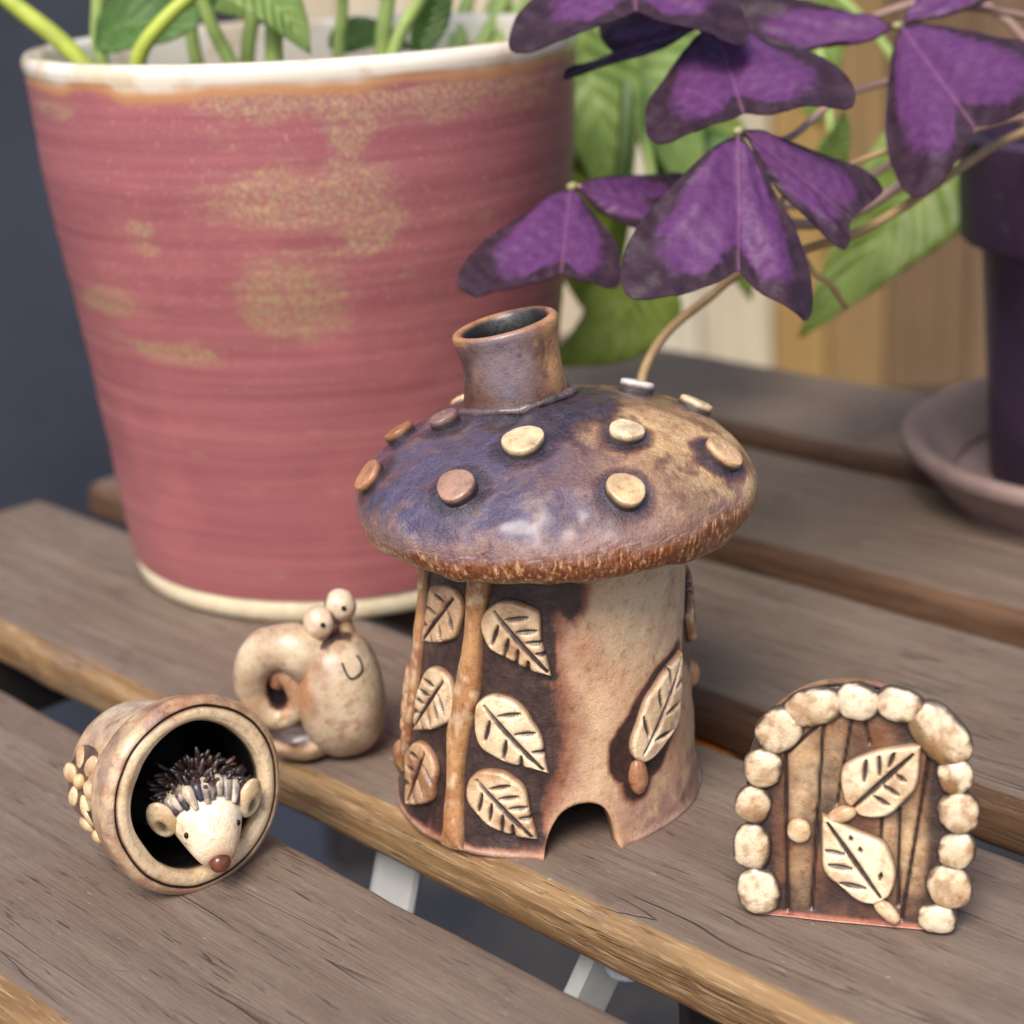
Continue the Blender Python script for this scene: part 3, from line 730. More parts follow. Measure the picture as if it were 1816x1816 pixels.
def veins(L, W, side=4, asym=0, seed=0):
    r = random.Random(seed)
    segs = [((0, .08 * L), (r.uniform(-.03, .03), .92 * L), .05)]
    for s in (-1, 1):
        for k in range(side):
            y = L * (.22 + .56 * k / max(1, side - 1) * .85) + r.uniform(-.03, .03)
            x0 = s * W * .09; x1 = s * W * (.37 - .15 * k / side)
            ln = L * .22
            segs.append(((x0, y + (.0 if s > 0 else .02)), (x1, y + ln * .55), .042))
    return segs

def pad(L, W, th, segs, mapf, body=CREAM, brown=.5, n=(76, 104), seed=0, sharp=1.35, round_=.42):
    """thick clay leaf with incised veins; mapf(x, y, h) -> 3D point. y runs from the round end to the tip"""
    nu, nv = n
    XY = []; H = []; EDGE = []
    for i in range(nu):
        v = -1 + 2 * i / (nu - 1)
        for j in range(nv):
            u = .5 - .5 * math.cos(math.pi * j / (nv - 1))
            w = math.sqrt(max(0, 1 - ((u - round_) / round_) ** 2)) if u < round_ else max(0, 1 - ((u - round_) / (1 - round_)) ** sharp) ** 1.08
            wj = 1 + .09 * math.sin(7 * u + seed * 3 + 2 * (v > 0)) + .04 * math.sin(15 * u + seed * 2)
            vv = math.sin(v * math.pi / 2)
            e = (1 - abs(vv)) * w * W / 2
            e = min(e, max(0, min(u * L * 1.2, (1 - u) * L * .9)))
            XY.append((vv * w * wj * W / 2, u * L)); EDGE.append(e)
    XY = np.array(XY); EDGE = np.array(EDGE)
    k = np.clip(EDGE / .10, 0, 1)
    h = th * np.sqrt(1 - (1 - k) ** 2) + .02 * np.clip(EDGE / .4, 0, 1)
    wash = np.zeros(len(XY))
    for a, b, gw in segs:
        d, t = seg_d(XY, a, b)
        tap = gw * (.45 + .75 * np.sin(np.pi * np.clip(t * .9 + .05, 0, 1)))
        gg = np.exp(-(d / tap) ** 2 * 1.2)
        h -= th * .55 * gg; wash = np.maximum(wash, np.exp(-(d / (tap * 1.05)) ** 2 * 1.1))
    V = np.array([mapf(x, y, hh - (.03 if e <= 1e-4 else 0)) for (x, y), hh, e in zip(XY, h, EDGE)])
    n1 = nz(V, 1.6, seed * 3.1 + 5, 3); n2 = nz(V, 5., seed * 1.7, 3)
    c = mixc(body, TAN, .2 + .8 * n1)
    c = mixc(c, BROWN, brown * sstep(.0, .6, n1 * .8 + n2 * .4 + .1))
    c = mixc(c, BROWN, .75 * sstep(.06, .0, EDGE))
    c = mixc(c, DARK, .97 * sstep(.35, .75, wash + .15 * n2))
    c = mixc(c, DARK, .85 * sstep(th * .35, th * .05, h) * (EDGE < .05))
    return V, grid_faces(nu, nv, flip=True), c

# ================================================================== MUSHROOM HOUSE
HO = np.array((0.435, 31.2, 0.0))
house = thing('mushroom_house', 'brown ceramic mushroom house with spotted cap, chimney and leafy wall', 'ornament', HO)
wcx = lambda z: -.08 + .08 * z
wr = lambda z: 2.98 - .105 * z + .10 * math.exp(-max(z, 0) * 3.2)
def wmap(az, z, h):
    a = R(az) if not isinstance(az, np.ndarray) else np.radians(az)
    r = wr(z) + h
    return np.array((wcx(z) + r * math.sin(a), -r * math.cos(a), z))
def on_wall(az0, z0, ang):
    """local (x, y, h): y along direction ang (0 = straight up, positive leans to the right)"""
    ca, sa = math.cos(R(ang)), math.sin(R(ang))
    r0 = wr(z0)
    def f(x, y, h):
        s = x * ca + y * sa; t = -x * sa + y * ca
        z = z0 + t
        return wmap(az0 + math.degrees(s / r0), z, h)
    return f
# leaves: base (az, z) of the round end, tip (az, z), width, tone
WL = [(-45.5, 4.88, -68, 3.62, 1.08, .75, 1), (-47.5, 3.28, -67, 1.82, 1.12, .35, 2), (-55.5, 1.72, -66, .32, 1.18, .85, 3),
      (-28.5, 4.80, -3.2, 3.50, 1.10, .45, 4), (-30.5, 3.02, -3.4, 1.66, 1.14, .12, 5), (-31.5, 1.56, -6.6, .40, 1.08, .4, 6),
      (31.5, 1.58, 61, 3.26, 1.16, .35, 7), (80, 3.0, 92, 4.4, 1.0, .6, 8), (-92, 2.7, -84, 1.3, 1.0, .9, 9), (140, 1.5, 165, 3.3, 1.2, .5, 10), (-150, 2, -125, 3.6, 1.2, .5, 11)]
AR0, AR1, ARH = -4.0, 23.0, 1.02           # mouse-hole arch in azimuth and height
amid, ahw = (AR0 + AR1) / 2, (AR1 - AR0) / 2
cols = list(np.linspace(AR1, AR0 + 360, 230)) + list(amid - ahw * np.cos(np.linspace(0, math.pi, 40)))[1:-1]
cols = sorted(set(round(c_, 4) for c_ in cols))
nzr = 96
V = []; AZv = []
for c_ in cols:
    a = (c_ + 180) % 360 - 180
    zb = 0.0
    if AR0 < a < AR1: zb = ARH * (1 - abs((a - amid) / ahw) ** 2.3) ** .5
    for j in range(nzr):
        z = zb + (5.95 - zb) * j / (nzr - 1)
        p = wmap(a, z, 0)
        wv = .035 * fbm(p, .8, 3, 2.) + .012 * fbm(p, 3., 3, 7.)
        # clay lip pushed outwards round the mouse hole
        da = math.hypot((a - amid) / ahw, z / ARH) if z < 1.4 and abs(a - amid) < 25 else 9
        wv += .05 * math.exp(-((da - 1.0) / .2) ** 2) if da < 1.8 else 0
        V.append(wmap(a, z, wv)); AZv.append(a)
V = np.array(V); AZv = np.array(AZv); Z = V[:, 2]
sarc = np.radians(AZv) * 2.75
n1 = nz(V, .7, 3.); n2 = nz(V, 2.4, 9.); n3 = nz(V, 6., 4., 3)
bodyc = mixc(lin(222, 188, 148), lin(196, 146, 116), .4 + .9 * n1)
bodyc = mixc(bodyc, CREAM, sstep(3.0, 4.8, Z) * sstep(8, 40, AZv) * .8)
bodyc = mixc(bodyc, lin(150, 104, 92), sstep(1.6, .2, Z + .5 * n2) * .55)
wash = np.zeros(len(V))
for (a0, z0, a1, z1, w, tone, sd) in WL:
    p0 = np.array((R(a0) * 2.75, z0)); p1 = np.array((R(a1) * 2.75, z1))
    d, t = seg_d(np.c_[sarc, Z], p0 * .9 + p1 * .1, p1)
    ww = w * .5 * np.where(t > .42, np.clip(1 - ((t - .42) / .58) ** 1.6, 0, 1), 1)
    wash = np.maximum(wash, sstep(.30 if sd != 7 else .24, .02, d - ww + .05 * n2))
left = sstep(13, -14, AZv + 6 * n1 + 2 * n2 + 3 * np.sin(Z * 2.0)) * sstep(-130, -110, AZv)
left = np.maximum(left, sstep(14, 2, AZv - 3 * (Z - 4.2)) * sstep(4.2, 4.75, Z + .4 * n2) * sstep(-120, -100, AZv))
wash = np.maximum(wash, left * (.72 + .5 * n1 + .3 * sstep(.2, 1.0, Z)))
berryd = np.hypot((AZv - 32.6) * .048 * 1.0, (Z - 1.2) * .9)
wash = np.maximum(wash, sstep(.52, .22, berryd + .08 * n2))
purple = sstep(.9, .1, Z + .5 * n2) * sstep(24, 40, AZv) * .7 + sstep(.6, .1, np.abs(wash - .4)) * .4
cw = mixc(bodyc, PURP, np.clip(purple, 0, .65))
cw = mixc(cw, lin(150, 92, 66), .5 * sstep(.05, .35, wash))
WASHW = np.clip(wash, 0, 1) * .95 * sstep(.02, .2, Z)
cw = mixc(cw, lin(196, 160, 138), .7 * sstep(.30, .12, Z + .15 * n2) * sstep(.2, .6, .5 + n2))
arch = np.hypot((AZv - amid) / ahw, Z / ARH)
cw = mixc(cw, lin(200, 160, 128), .8 * sstep(1.22, 1.05, arch) * (np.abs(AZv - amid) < 30))
nc = len(cols); F = grid_faces(nc, nzr, True); n0 = len(V)
Vin = np.array([wmap(a_, max(z_, .0), -.34) for a_, z_ in zip(AZv, Z)])
Fin = [tuple(n0 + k for k in f[::-1]) for f in grid_faces(nc, nzr, True)]
Fb = [(((i + 1) % nc) * nzr, i * nzr, n0 + i * nzr, n0 + ((i + 1) % nc) * nzr) for i in range(nc)]
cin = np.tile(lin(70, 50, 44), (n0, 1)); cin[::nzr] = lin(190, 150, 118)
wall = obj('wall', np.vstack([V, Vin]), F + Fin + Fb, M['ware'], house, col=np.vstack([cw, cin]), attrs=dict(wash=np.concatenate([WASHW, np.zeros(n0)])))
for (a0, z0, a1, z1, w, tone, sd) in WL:
    s = np.array((R(a1 - a0) * wr((z0 + z1) / 2), z1 - z0)); L = float(np.linalg.norm(s)); an = math.degrees(math.atan2(s[0], s[1]))
    V, F, c = pad(L, w, .15, veins(L, w, 3 if sd % 2 else 4, seed=sd), on_wall(a0, z0, an), body=mixc(lin(238, 218, 182), lin(186, 134, 94), tone * .85), brown=tone * .8, seed=sd, sharp=1.2 + .12 * (sd % 4), round_=.36 + .035 * (sd % 4))
    # the pads stand off the wall: a small gap under the far side is filled by the pad itself
    obj('leaf', V, F, M['ware'], house, col=c)
def strip(pts, wd, th, seed, name='vine'):
    P = catmull(pts, 60); nvv = 15; V = []; e_ = []
    for i, (a, z) in enumerate(P):
        w = wd * (1 + .18 * math.sin(i * .21 + seed)) / 2
        for j in range(nvv):
            v = -1 + 2 * j / (nvv - 1)
            h = th * math.sqrt(max(0, 1 - v ** 2)) - .03
            h += .03 * fbm((a * .1, z * 2, v), 1.3, 3, seed)
            endf = min(1, (60 - 1 - i) / 3 + .3)
            V.append(wmap(a + math.degrees(v * w / wr(z)), z, h * endf)); e_.append(abs(v))
    V = np.array(V); e_ = np.array(e_)
    q = nz(V, 1.4, seed); q2 = nz(V, 5., seed, 3)
    c = mixc(lin(190, 142, 96), lin(150, 98, 62), .4 + q); c = mixc(c, CREAM, .5 * sstep(.1, .5, q2 + .3 * q)); c = mixc(c, DARK, .8 * sstep(.78, 1., e_))
    return obj(name, V, grid_faces(60, nvv, flip=True), M['ware'], house, col=c)
strip([(-36, 5.6), (-36.2, 4.9), (-36.8, 4.1), (-37.6, 3.25), (-40.6, 2.15), (-40, 1.15), (-38.8, .02)], .50, .24, 1.)
strip([(-80, 5.6), (-79, 4.7), (-76, 3.5), (-76, 2.3), (-79, 1.5), (-86, .6)], .34, .18, 2.)
def wall_ball(az, z, rx, rz, h, seed, tone=.3, name='berry', ang=0):
    p = wmap(az, z, 0.02); a = R(az)
    Mx = np.array(((math.cos(a), math.sin(a), 0), (math.sin(a), -math.cos(a), 0), (0, 0, 1))).T
    ca, sa = math.cos(R(ang)), math.sin(R(ang))
    Mx = Mx @ np.array(((ca, 0, sa), (0, 1, 0), (-sa, 0, ca)))
    V, F = ball(p, rx, h, rz, Mx, 22, 16, .06, 1.5, seed)
    c = mixc(lin(206, 160, 118), lin(170, 118, 80), .5 + nz(V, 2., seed))
    return obj(name, V, F, M['ware'], house, col=mixc(c, DARK, tone * .5))
wall_ball(32.4, 1.24, .20, .36, .17, 1.)
wall_ball(-88, .78, .2, .38, .2, 2., .9)
wall_ball(95, 2.0, .2, .3, .2, 3., .3)

# ---- cap
CXO = .43
cap_prof = [(2.2, 5.72), (2.9, 5.60), (3.25, 5.56), (3.55, 5.64), (3.72, 5.86), (3.79, 6.15), (3.74, 6.42), (3.55, 6.72), (3.2, 7.04), (2.65, 7.34), (2.0, 7.58), (1.4, 7.76), (.9, 7.9), (.4, 7.95), (0.0, 7.96)]
V, F, az, T = lathe(cap_prof, 200, 110, wob=0)
capr = np.hypot(V[:, 0], V[:, 1])
lump = np.array([fbm(v, .55, 3, 1.3) for v in V]); fine = np.array([fbm(v, 2., 3, 4.) for v in V])
V[:, 2] += .16 * lump * (capr > .6) + .035 * fine
V[:, :2] *= (1 + .022 * lump * (capr > 2.5))[:, None]
SPOTS = [(-17.5, 1.92, .385), (37, 2.05, .31), (64, 3.28, .36), (19.5, 3.22, .34), (-34.8, 3.1, .36), (-78, 3.45, .34), (-104, 2.95, .3), (-80, 2.0, .27), (128, 2.15, .32), (108, 2.9, .32), (172, 3.5, .34), (-150, 3.2, .33)]
pr = catmull(cap_prof, 400); top = pr[np.argmax(pr[:, 0]):]
def cap_pt(a, r):
    z = float(np.interp(r, top[::-1, 0], top[::-1, 1])); p = np.array((r * math.sin(R(a)), -r * math.cos(R(a)), z))
    dz = float(np.interp(r + .05, top[::-1, 0], top[::-1, 1]) - np.interp(r - .05, top[::-1, 0], top[::-1, 1])) / .1
    n_ = np.array((-dz * math.sin(R(a)), dz * math.cos(R(a)), 1.)); n_ /= np.linalg.norm(n_)
    p[2] += .16 * fbm(p, .55, 3, 1.3)
    return p, n_
n1 = nz(V, .6, 8.); n2 = nz(V, 1.8, 2.); n3 = nz(V, 5., 6., 3)
zc = V[:, 2]
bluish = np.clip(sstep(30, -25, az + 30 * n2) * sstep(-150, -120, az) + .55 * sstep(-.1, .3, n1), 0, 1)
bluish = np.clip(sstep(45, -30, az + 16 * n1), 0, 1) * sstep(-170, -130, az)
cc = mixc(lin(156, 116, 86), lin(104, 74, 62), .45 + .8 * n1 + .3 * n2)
cc = mixc(cc, lin(64, 62, 94), bluish * .88)  # violet glaze tint plus sky reflection painted into the left and front
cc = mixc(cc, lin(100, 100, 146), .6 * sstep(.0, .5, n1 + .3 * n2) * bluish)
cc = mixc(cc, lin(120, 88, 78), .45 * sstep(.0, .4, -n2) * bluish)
tanp = np.exp(-(((az - 55 - 14 * (capr - 2.4)) / 26) ** 2)) * sstep(1.0, 1.8, capr) * sstep(-.25, .2, n2 + .5 * n3 + .15)
cc = mixc(cc, lin(206, 172, 126), np.clip(tanp * 1.3, 0, 1) * .95)
fl = sstep(6.75, 6.25, zc + .25 * n2)
cc = mixc(cc, lin(150, 118, 108), fl * .7)
rimm = sstep(6.30, 5.95, zc + .16 * n2 - .12 * np.sin(np.radians(az - 20)))
cc = mixc(cc, RUST, rimm * .85)
topd = sstep(1.9, 1.0, capr + .5 * n2)
cc = mixc(cc, lin(66, 46, 46), topd * .7)
cwash = topd * .75 + .42 * sstep(-.1, .5, n1 + .4 * n2) * (.3 + .7 * bluish)
for a, r, s in SPOTS:
    p, n_ = cap_pt(a, r); d = np.linalg.norm(V - p, axis=1)
    cwash = np.maximum(cwash, 1.0 * sstep(s + .42, s - .02, d + .06 * n2))
cwash = np.clip(cwash, 0, 1) * (1 - .8 * rimm) * (1 - .5 * fl)
cc = mixc(cc, lin(190, 160, 130), .18 * sstep(.15, .5, n3) * sstep(0, .3, n1 + .2))
capm = .95 * rimm + .28
V[:, 0] += CXO
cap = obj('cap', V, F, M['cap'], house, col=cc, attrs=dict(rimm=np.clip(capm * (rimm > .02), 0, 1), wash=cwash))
for k, (a, r, s) in enumerate(SPOTS):
    p, n_ = cap_pt(a, r); x = np.cross((0, 1, 0.1), n_); x /= np.linalg.norm(x); y = np.cross(n_, x)
    prof = catmull([(s * .98, -.10), (s, .0), (s * .995, .12), (s * .94, .175), (s * .6, .195), (0, .197)], 18)
    V = []; hh = []
    for i in range(36):
        q = 2 * math.pi * i / 36
        for (rr_, zz_) in prof:
            w = 1 + .05 * math.sin(2 * q + k) + .035 * math.sin(3 * q + k * 2)
            V.append(p + n_ * (zz_ + .012 * fbm((rr_ * 4, q, k), 2., 2)) + (x * math.cos(q) + y * math.sin(q)) * rr_ * w); hh.append(zz_)
    V = np.array(V); hh = np.array(hh); q1 = nz(V, 2.6, k * 2.); 
    base = [lin(222, 196, 156), lin(236, 216, 178), lin(212, 174, 132), lin(220, 186, 142), lin(172, 134, 116), lin(186, 134, 96), lin(170, 120, 80), lin(136, 108, 102), lin(214, 206, 200)][k % 9]
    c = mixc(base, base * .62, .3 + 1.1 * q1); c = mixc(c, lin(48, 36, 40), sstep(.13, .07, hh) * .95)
    V[:, 0] += CXO
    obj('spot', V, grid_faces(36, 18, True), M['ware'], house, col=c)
# ---- chimney: short leaning tube with a slanted, squashed mouth
ax0, ax1 = np.array((CXO - .60, .42, 7.70)), np.array((CXO - .75, .48, 9.20))
cprof = [(1.12, -.06), (1.02, .10), (.96, .25), (.925, .55), (.94, .8), (.985, .93), (1.0, .985), (.99, 1.04), (.92, 1.07), (.83, 1.05), (.76, .96), (.72, .8), (.70, .5), (.68, .12), (.0, .08)]
cp = catmull(cprof, 60); V = []; TT = []; AA = []
for i in range(96):
    q = 2 * math.pi * i / 96
    for j, (r, t) in enumerate(cp):
        r = max(r, 0)
        tilt = (.13 * math.sin(q)) * t * 1.0
        cpos = ax0 * (1 - t) + ax1 * t
        w = 1 + .02 * fbm((math.sin(q) * 2, math.cos(q) * 2, t * 2), .8, 3)
        V.append(cpos + np.array((r * w * math.sin(q), -r * w * math.cos(q) * .92, tilt * 1.2))); TT.append(j / 59.); AA.append(q)
V = np.array(V); TT = np.array(TT); AA = (np.degrees(np.array(AA)) + 180) % 360 - 180
n2 = nz(V, 1.6, 3.); n3 = nz(V, 5., 1., 3)
c = mixc(lin(134, 104, 92), lin(76, 56, 56), .5 + 1.3 * n2); c = mixc(c, lin(128, 122, 140), .55 * sstep(-60, -10, AA) * sstep(40, 0, AA))
c = mixc(c, lin(196, 150, 104), .85 * sstep(28, 58, AA + 16 * n3) * sstep(120, 95, AA)); c = mixc(c, lin(198, 142, 88), .8 * sstep(-35, -70, AA + 10 * n3) * sstep(.32, .45, TT))
c = mixc(c, lin(86, 50, 36), .8 * sstep(.22, .1, TT + .06 * n2)); c = mixc(c, lin(176, 130, 92), .7 * np.exp(-((TT - .56) / .06) ** 2)); c = mixc(c, lin(22, 16, 17), sstep(.60, .68, TT))  # last mix: shade inside the mouth put into the colour as near-black
ch = obj('chimney', V, grid_faces(96, 60, True), M['ware'], house, col=c)
# clay skirt where the chimney is pressed on
P = []
for i in range(49):
    q = 2 * math.pi * i / 48
    p = ax0 + np.array((1.06 * math.sin(q), -.98 * math.cos(q), 0)); rr_ = math.hypot(p[0] - CXO, p[1]); p[2] = np.interp(rr_, top[::-1, 0], top[::-1, 1]) + .02 + .10 * fbm((p[0] - CXO, p[1], 7.8), .55, 3, 1.3)
    P.append(p)
V, F = tube(P, [.085 + .02 * math.sin(k * 1.7) for k in range(49)], 10, None, False)
V[:, 2] += .04 * nz(V, 2.5, 2.)
obj('chimney_collar', V, F, M['cap'], house, col=mixc(lin(104, 88, 92), lin(60, 44, 42), .5 + 1.2 * nz(V, 1.6, 5.)), attrs=dict(rimm=np.zeros(len(V))))

# ================================================================== FAIRY DOOR
DC = np.array((5.285, 25.635, 0.0)); LEAN = R(9)
door = thing('fairy_door', 'small arched ceramic door framed by cream pebbles with two leaves', 'ornament', DC, rot=(-LEAN, 0, R(-17.1)))
# local frame: x along the base, -y towards the viewer, z up
def arch_outline(hw, zt, rr_, n=48):
    pts = [(-hw, 0)]
    for k in range(n + 1):
        a = math.pi - math.pi * k / n
        pts.append((hw * 1.0 * math.cos(a) * (1 if abs(math.cos(a)) < 2 else 1), (zt - rr_) + rr_ * math.sin(a) ** .9))
    pts.append((hw, 0)); return np.array(pts)
HWD = 1.70
def ztop(x):
    q = min(1., abs(x) / HWD); return 2.35 + 1.80 * (1 - q ** 2.3) ** .5
nxd, nzd = 190, 150
xs = HWD * np.sin(np.linspace(-math.pi / 2, math.pi / 2, nxd)); V = []; RR = []
for x in xs:
    zt = ztop(x)
    for j in range(nzd):
        z = zt * j / (nzd - 1)
        V.append((x * (1 + .03 * math.sin(min(1, z / 4) * math.pi)), -.30, z)); RR.append(min(HWD - abs(x), zt - z))
V = np.array(V); RR = np.array(RR); XZ = V[:, [0, 2]]
GRO = [((-1.08, 2.95), (-1.03, .12), .05), ((-.46, 3.5), (-.62, .2), .045), ((.0, 3.6), (-.22, 2.1), .04), ((.22, 3.55), (.30, 3.2), .035), ((.52, 2.05), (.50, 1.3), .04), ((.80, 2.1), (.82, .4), .045), ((1.26, 3.05), (.88, .15), .05), ((-1.05, 2.95), (-.5, 3.5), .04)]
gr = np.zeros(len(V))
for a_, b_, w in GRO:
    d, t = seg_d(XZ, a_, b_); gr = np.maximum(gr, np.exp(-(d / (w * .72)) ** 2))
fl = nz(V, 1.2, 3.); fl2 = nz(V, 5., 2., 3)
V[:, 1] += .07 * gr - .03 * fl + .10 * sstep(.12, .0, RR)
cx_ = 1.2 * np.exp(-((XZ[:, 0] + .76) / .27) ** 4 - ((XZ[:, 1] - 2.45) / .75) ** 4) + 1.1 * np.exp(-((XZ[:, 0] - 1.0) / .24) ** 2 - ((XZ[:, 1] - 1.45) / .8) ** 2) + .9 * np.exp(-((XZ[:, 0] + .26) / .22) ** 2 - ((XZ[:, 1] - 2.75) / .6) ** 2) + .6 * np.exp(-((XZ[:, 0] + .82) / .17) ** 2 - ((XZ[:, 1] - .75) / .55) ** 2) + .85 * np.exp(-((XZ[:, 0] - .64) / .16) ** 2 - ((XZ[:, 1] - 1.65) / .35) ** 2)
c = mixc(lin(62, 43, 40), lin(122, 82, 56), .35 + 1.1 * fl)
c = mixc(c, lin(216, 184, 142), np.clip(cx_ * .66 * (.85 + .4 * fl2 + .5 * fl), 0, .8))
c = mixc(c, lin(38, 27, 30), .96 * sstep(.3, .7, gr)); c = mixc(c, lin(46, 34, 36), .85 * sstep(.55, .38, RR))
c = mixc(c, lin(190, 120, 100), .85 * sstep(.13, .05, XZ[:, 1]))
F = grid_faces(nxd, nzd); nV = len(V)
# rim loop (up the left side, over the arch, down the right) carried round to the back
loop = [0 * nzd + j for j in range(nzd)] + [i * nzd + nzd - 1 for i in range(1, nxd)] + [(nxd - 1) * nzd + j for j in range(nzd - 2, -1, -1)]
loop += [i * nzd for i in range(nxd - 2, 0, -1)]
no = len(loop); ctr = np.array((0., 1.9)); extra = []; ec = []
for yy, sh in ((-.10, 1.012), (.05, 1.02), (.28, 1.0), (.36, .96)):
    for k in loop:
        q = ctr + (XZ[k] - ctr) * np.array((sh, sh if XZ[k][1] > .01 else 1.)); extra.append((q[0], yy, q[1])); ec.append(mixc(lin(186, 146, 116), lin(116, 84, 70), .5 + fbm((q[0], yy, q[1]), 1.5, 3)))
V = np.vstack([V, extra, [(ctr[0], .36, ctr[1])]]); c = np.vstack([c, ec, [lin(150, 110, 90)]])
prev = loop
for q in range(4):
    cur = [nV + q * no + k for k in range(no)]
    F += [(prev[k], cur[k], cur[(k + 1) % no], prev[(k + 1) % no]) for k in range(no)]
    prev = cur
F += [(prev[k], len(V) - 1, prev[(k + 1) % no]) for k in range(no)]
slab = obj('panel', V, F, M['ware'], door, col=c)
STN = [(-1.52, .46, .33, .36, 0, .1), (-1.63, 1.25, .285, .37, 0, .05), (-1.62, 2.0, .27, .29, -5, .35), (-1.45, 2.66, .29, .32, -12, .15), (-1.2, 3.34, .32, .37, -38, .05), (-.62, 3.79, .43, .28, 17, .25), (.10, 3.93, .31, .29, 0, .45), (.77, 3.92, .35, .26, -10, .25),
       (1.42, 3.46, .36, .54, 41, .25), (1.68, 2.76, .26, .27, 10, .85), (1.76, 2.15, .30, .32, 5, .25), (1.74, 1.48, .27, .29, -5, .15), (1.64, .84, .33, .34, 10, .15), (1.46, .27, .28, .235, -5, .15)]
for k, (x, z, a, b, an, tone) in enumerate(STN):
    an = -an; ca, sa = math.cos(R(an)), math.sin(R(an)); Mx = np.array(((ca, 0, sa), (0, 1, 0), (-sa, 0, ca)))
    V, F = ball((x, -.33, z), a * 1.15, .17, b * 1.15, Mx, 36, 26, .08, 1.0, k * 3., .86)
    V = V[:, :]
    V[:, 2] = np.maximum(V[:, 2], .005)
    q = nz(V, 1.4, k * 2.); q2 = nz(V, 5., k * 1.3, 3)
    cs = mixc(lin(228, 210, 180), lin(204, 172, 134), .3 + q); cs = mixc(cs, lin(118, 80, 46), tone * sstep(-.1, .5, q * .9 + q2 * .7 + .25 * (V[:, 2] < z) - .05))
    if k == 8: cs = mixc(cs, lin(112, 82, 46), .9 * sstep(.02, -.10, (V[:, 0] - 1.42) * .75 + (V[:, 2] - 3.44) * .66 + .08 * q2 + .06))
    cs = mixc(cs, lin(150, 112, 74), .55 * sstep(.05, .4, q2 + .4 * q))
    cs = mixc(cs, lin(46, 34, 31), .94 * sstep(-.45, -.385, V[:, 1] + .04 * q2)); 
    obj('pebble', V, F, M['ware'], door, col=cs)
def on_door(x0, z0, ang):
    ca, sa = math.cos(R(ang)), math.sin(R(ang))
    def f(x, y, h):
        return np.array((x0 + x * ca + y * sa, -.30 - h, z0 - x * sa + y * ca))
    return f
def door_leaf(x0, z0, x1, z1, w, segs, seed):
    s = np.array((x1 - x0, z1 - z0)); L = float(np.linalg.norm(s)); an = math.degrees(math.atan2(s[0], s[1]))
    V, F, c = pad(L, w, .17, segs, on_door(x0, z0, an), body=lin(240, 222, 188), brown=.12, seed=seed, n=(84, 116), sharp=1.5)
    return obj('leaf', V, F, M['ware'], door, col=c)
door_leaf(.02, 2.08, 1.16, 3.30, 1.16, [((.0, -.0), (.02, 1.42), .05), ((-.10, .78), (-.32, 1.0), .04), ((-.20, .52), (-.42, .80), .045), ((-.1, 1.0), (-.2, 1.22), .04), ((.10, .45), (.36, .52), .04), ((.08, .70), (.34, .76), .04), ((.08, .98), (.26, 1.02), .035)], 21)
door_leaf(.58, .50, -.47, 1.96, 1.12, [((.0, .08), (.0, 1.60), .05), ((-.12, .35), (-.42, .62), .045), ((-.12, .75), (-.40, .98), .045), ((-.08, 1.02), (-.30, 1.22), .04), ((.18, .35), (.26, .43), .035), ((.18, .9), (.22, .98), .035), ((.16, 1.15), (.2, 1.22), .035)], 22)
for x, z, a, b, an, nm in [(-.12, 1.96, .14, .25, 65, 'bud'), (.64, .30, .13, .27, -48, 'bud'), (-.84, 1.60, .20, .21, 0, 'door_knob')]:
    ca, sa = math.cos(R(an)), math.sin(R(an)); Mx = np.array(((ca, 0, sa), (0, 1, 0), (-sa, 0, ca)))
    V, F = ball((x, -.36, z), a, .13 if nm == 'bud' else .11, b, Mx, 24, 16, .05, 1.5, x * 9, .92)
    q = nz(V, 3., x); cs = mixc(lin(228, 206, 170), lin(190, 150, 110), .35 + q); cs = mixc(cs, lin(56, 40, 36), .8 * sstep(-.34, -.28, V[:, 1]))
    obj(nm, V, F, M['ware'], door, col=cs)

# ================================================================== SNAIL
SN = np.array((-4.48, 33.15, 0.0))
snail = thing('snail_ornament', 'small cream ceramic snail with coiled shell, ball eyes and incised smile', 'ornament', SN)
BC, BR = np.array((.68, -.12, 1.36)), np.array((.90, 1.02, 1.36))
V, F = ball((0, 0, 0), 1, 1, 1, None, 110, 80, .02, 1.1, 5., .86)
V = V * BR * (1 + np.c_[-.06 * V[:, 2], -.03 * V[:, 2], 0 * V[:, 2]]) + BC
V[:, 2] = np.maximum(V[:, 2], .004)
q = nz(V, 1.2, 4.); q2 = nz(V, 4., 7., 3)
c = mixc(lin(204, 184, 156), lin(164, 136, 112), .45 + .9 * q); c = mixc(c, lin(150, 108, 78), .5 * sstep(.1, .5, q2 + .3 * q)); c = mixc(c, lin(150, 112, 84), .55 * sstep(1.0, .1, V[:, 2]))
c = mixc(c, lin(182, 118, 66), .7 * sstep(.28, .0, V[:, 0] + .05 * q2) * sstep(.9, 1.6, V[:, 2]))
top_d = np.hypot(V[:, 0] - .5, V[:, 1] + .05)
wsh = sstep(.75, .25, top_d + .2 * q2) * (V[:, 2] > 2.2) * .9
obj('body', V, grid_faces(110, 80, True), M['ware'], snail, col=c, attrs=dict(wash=wsh))
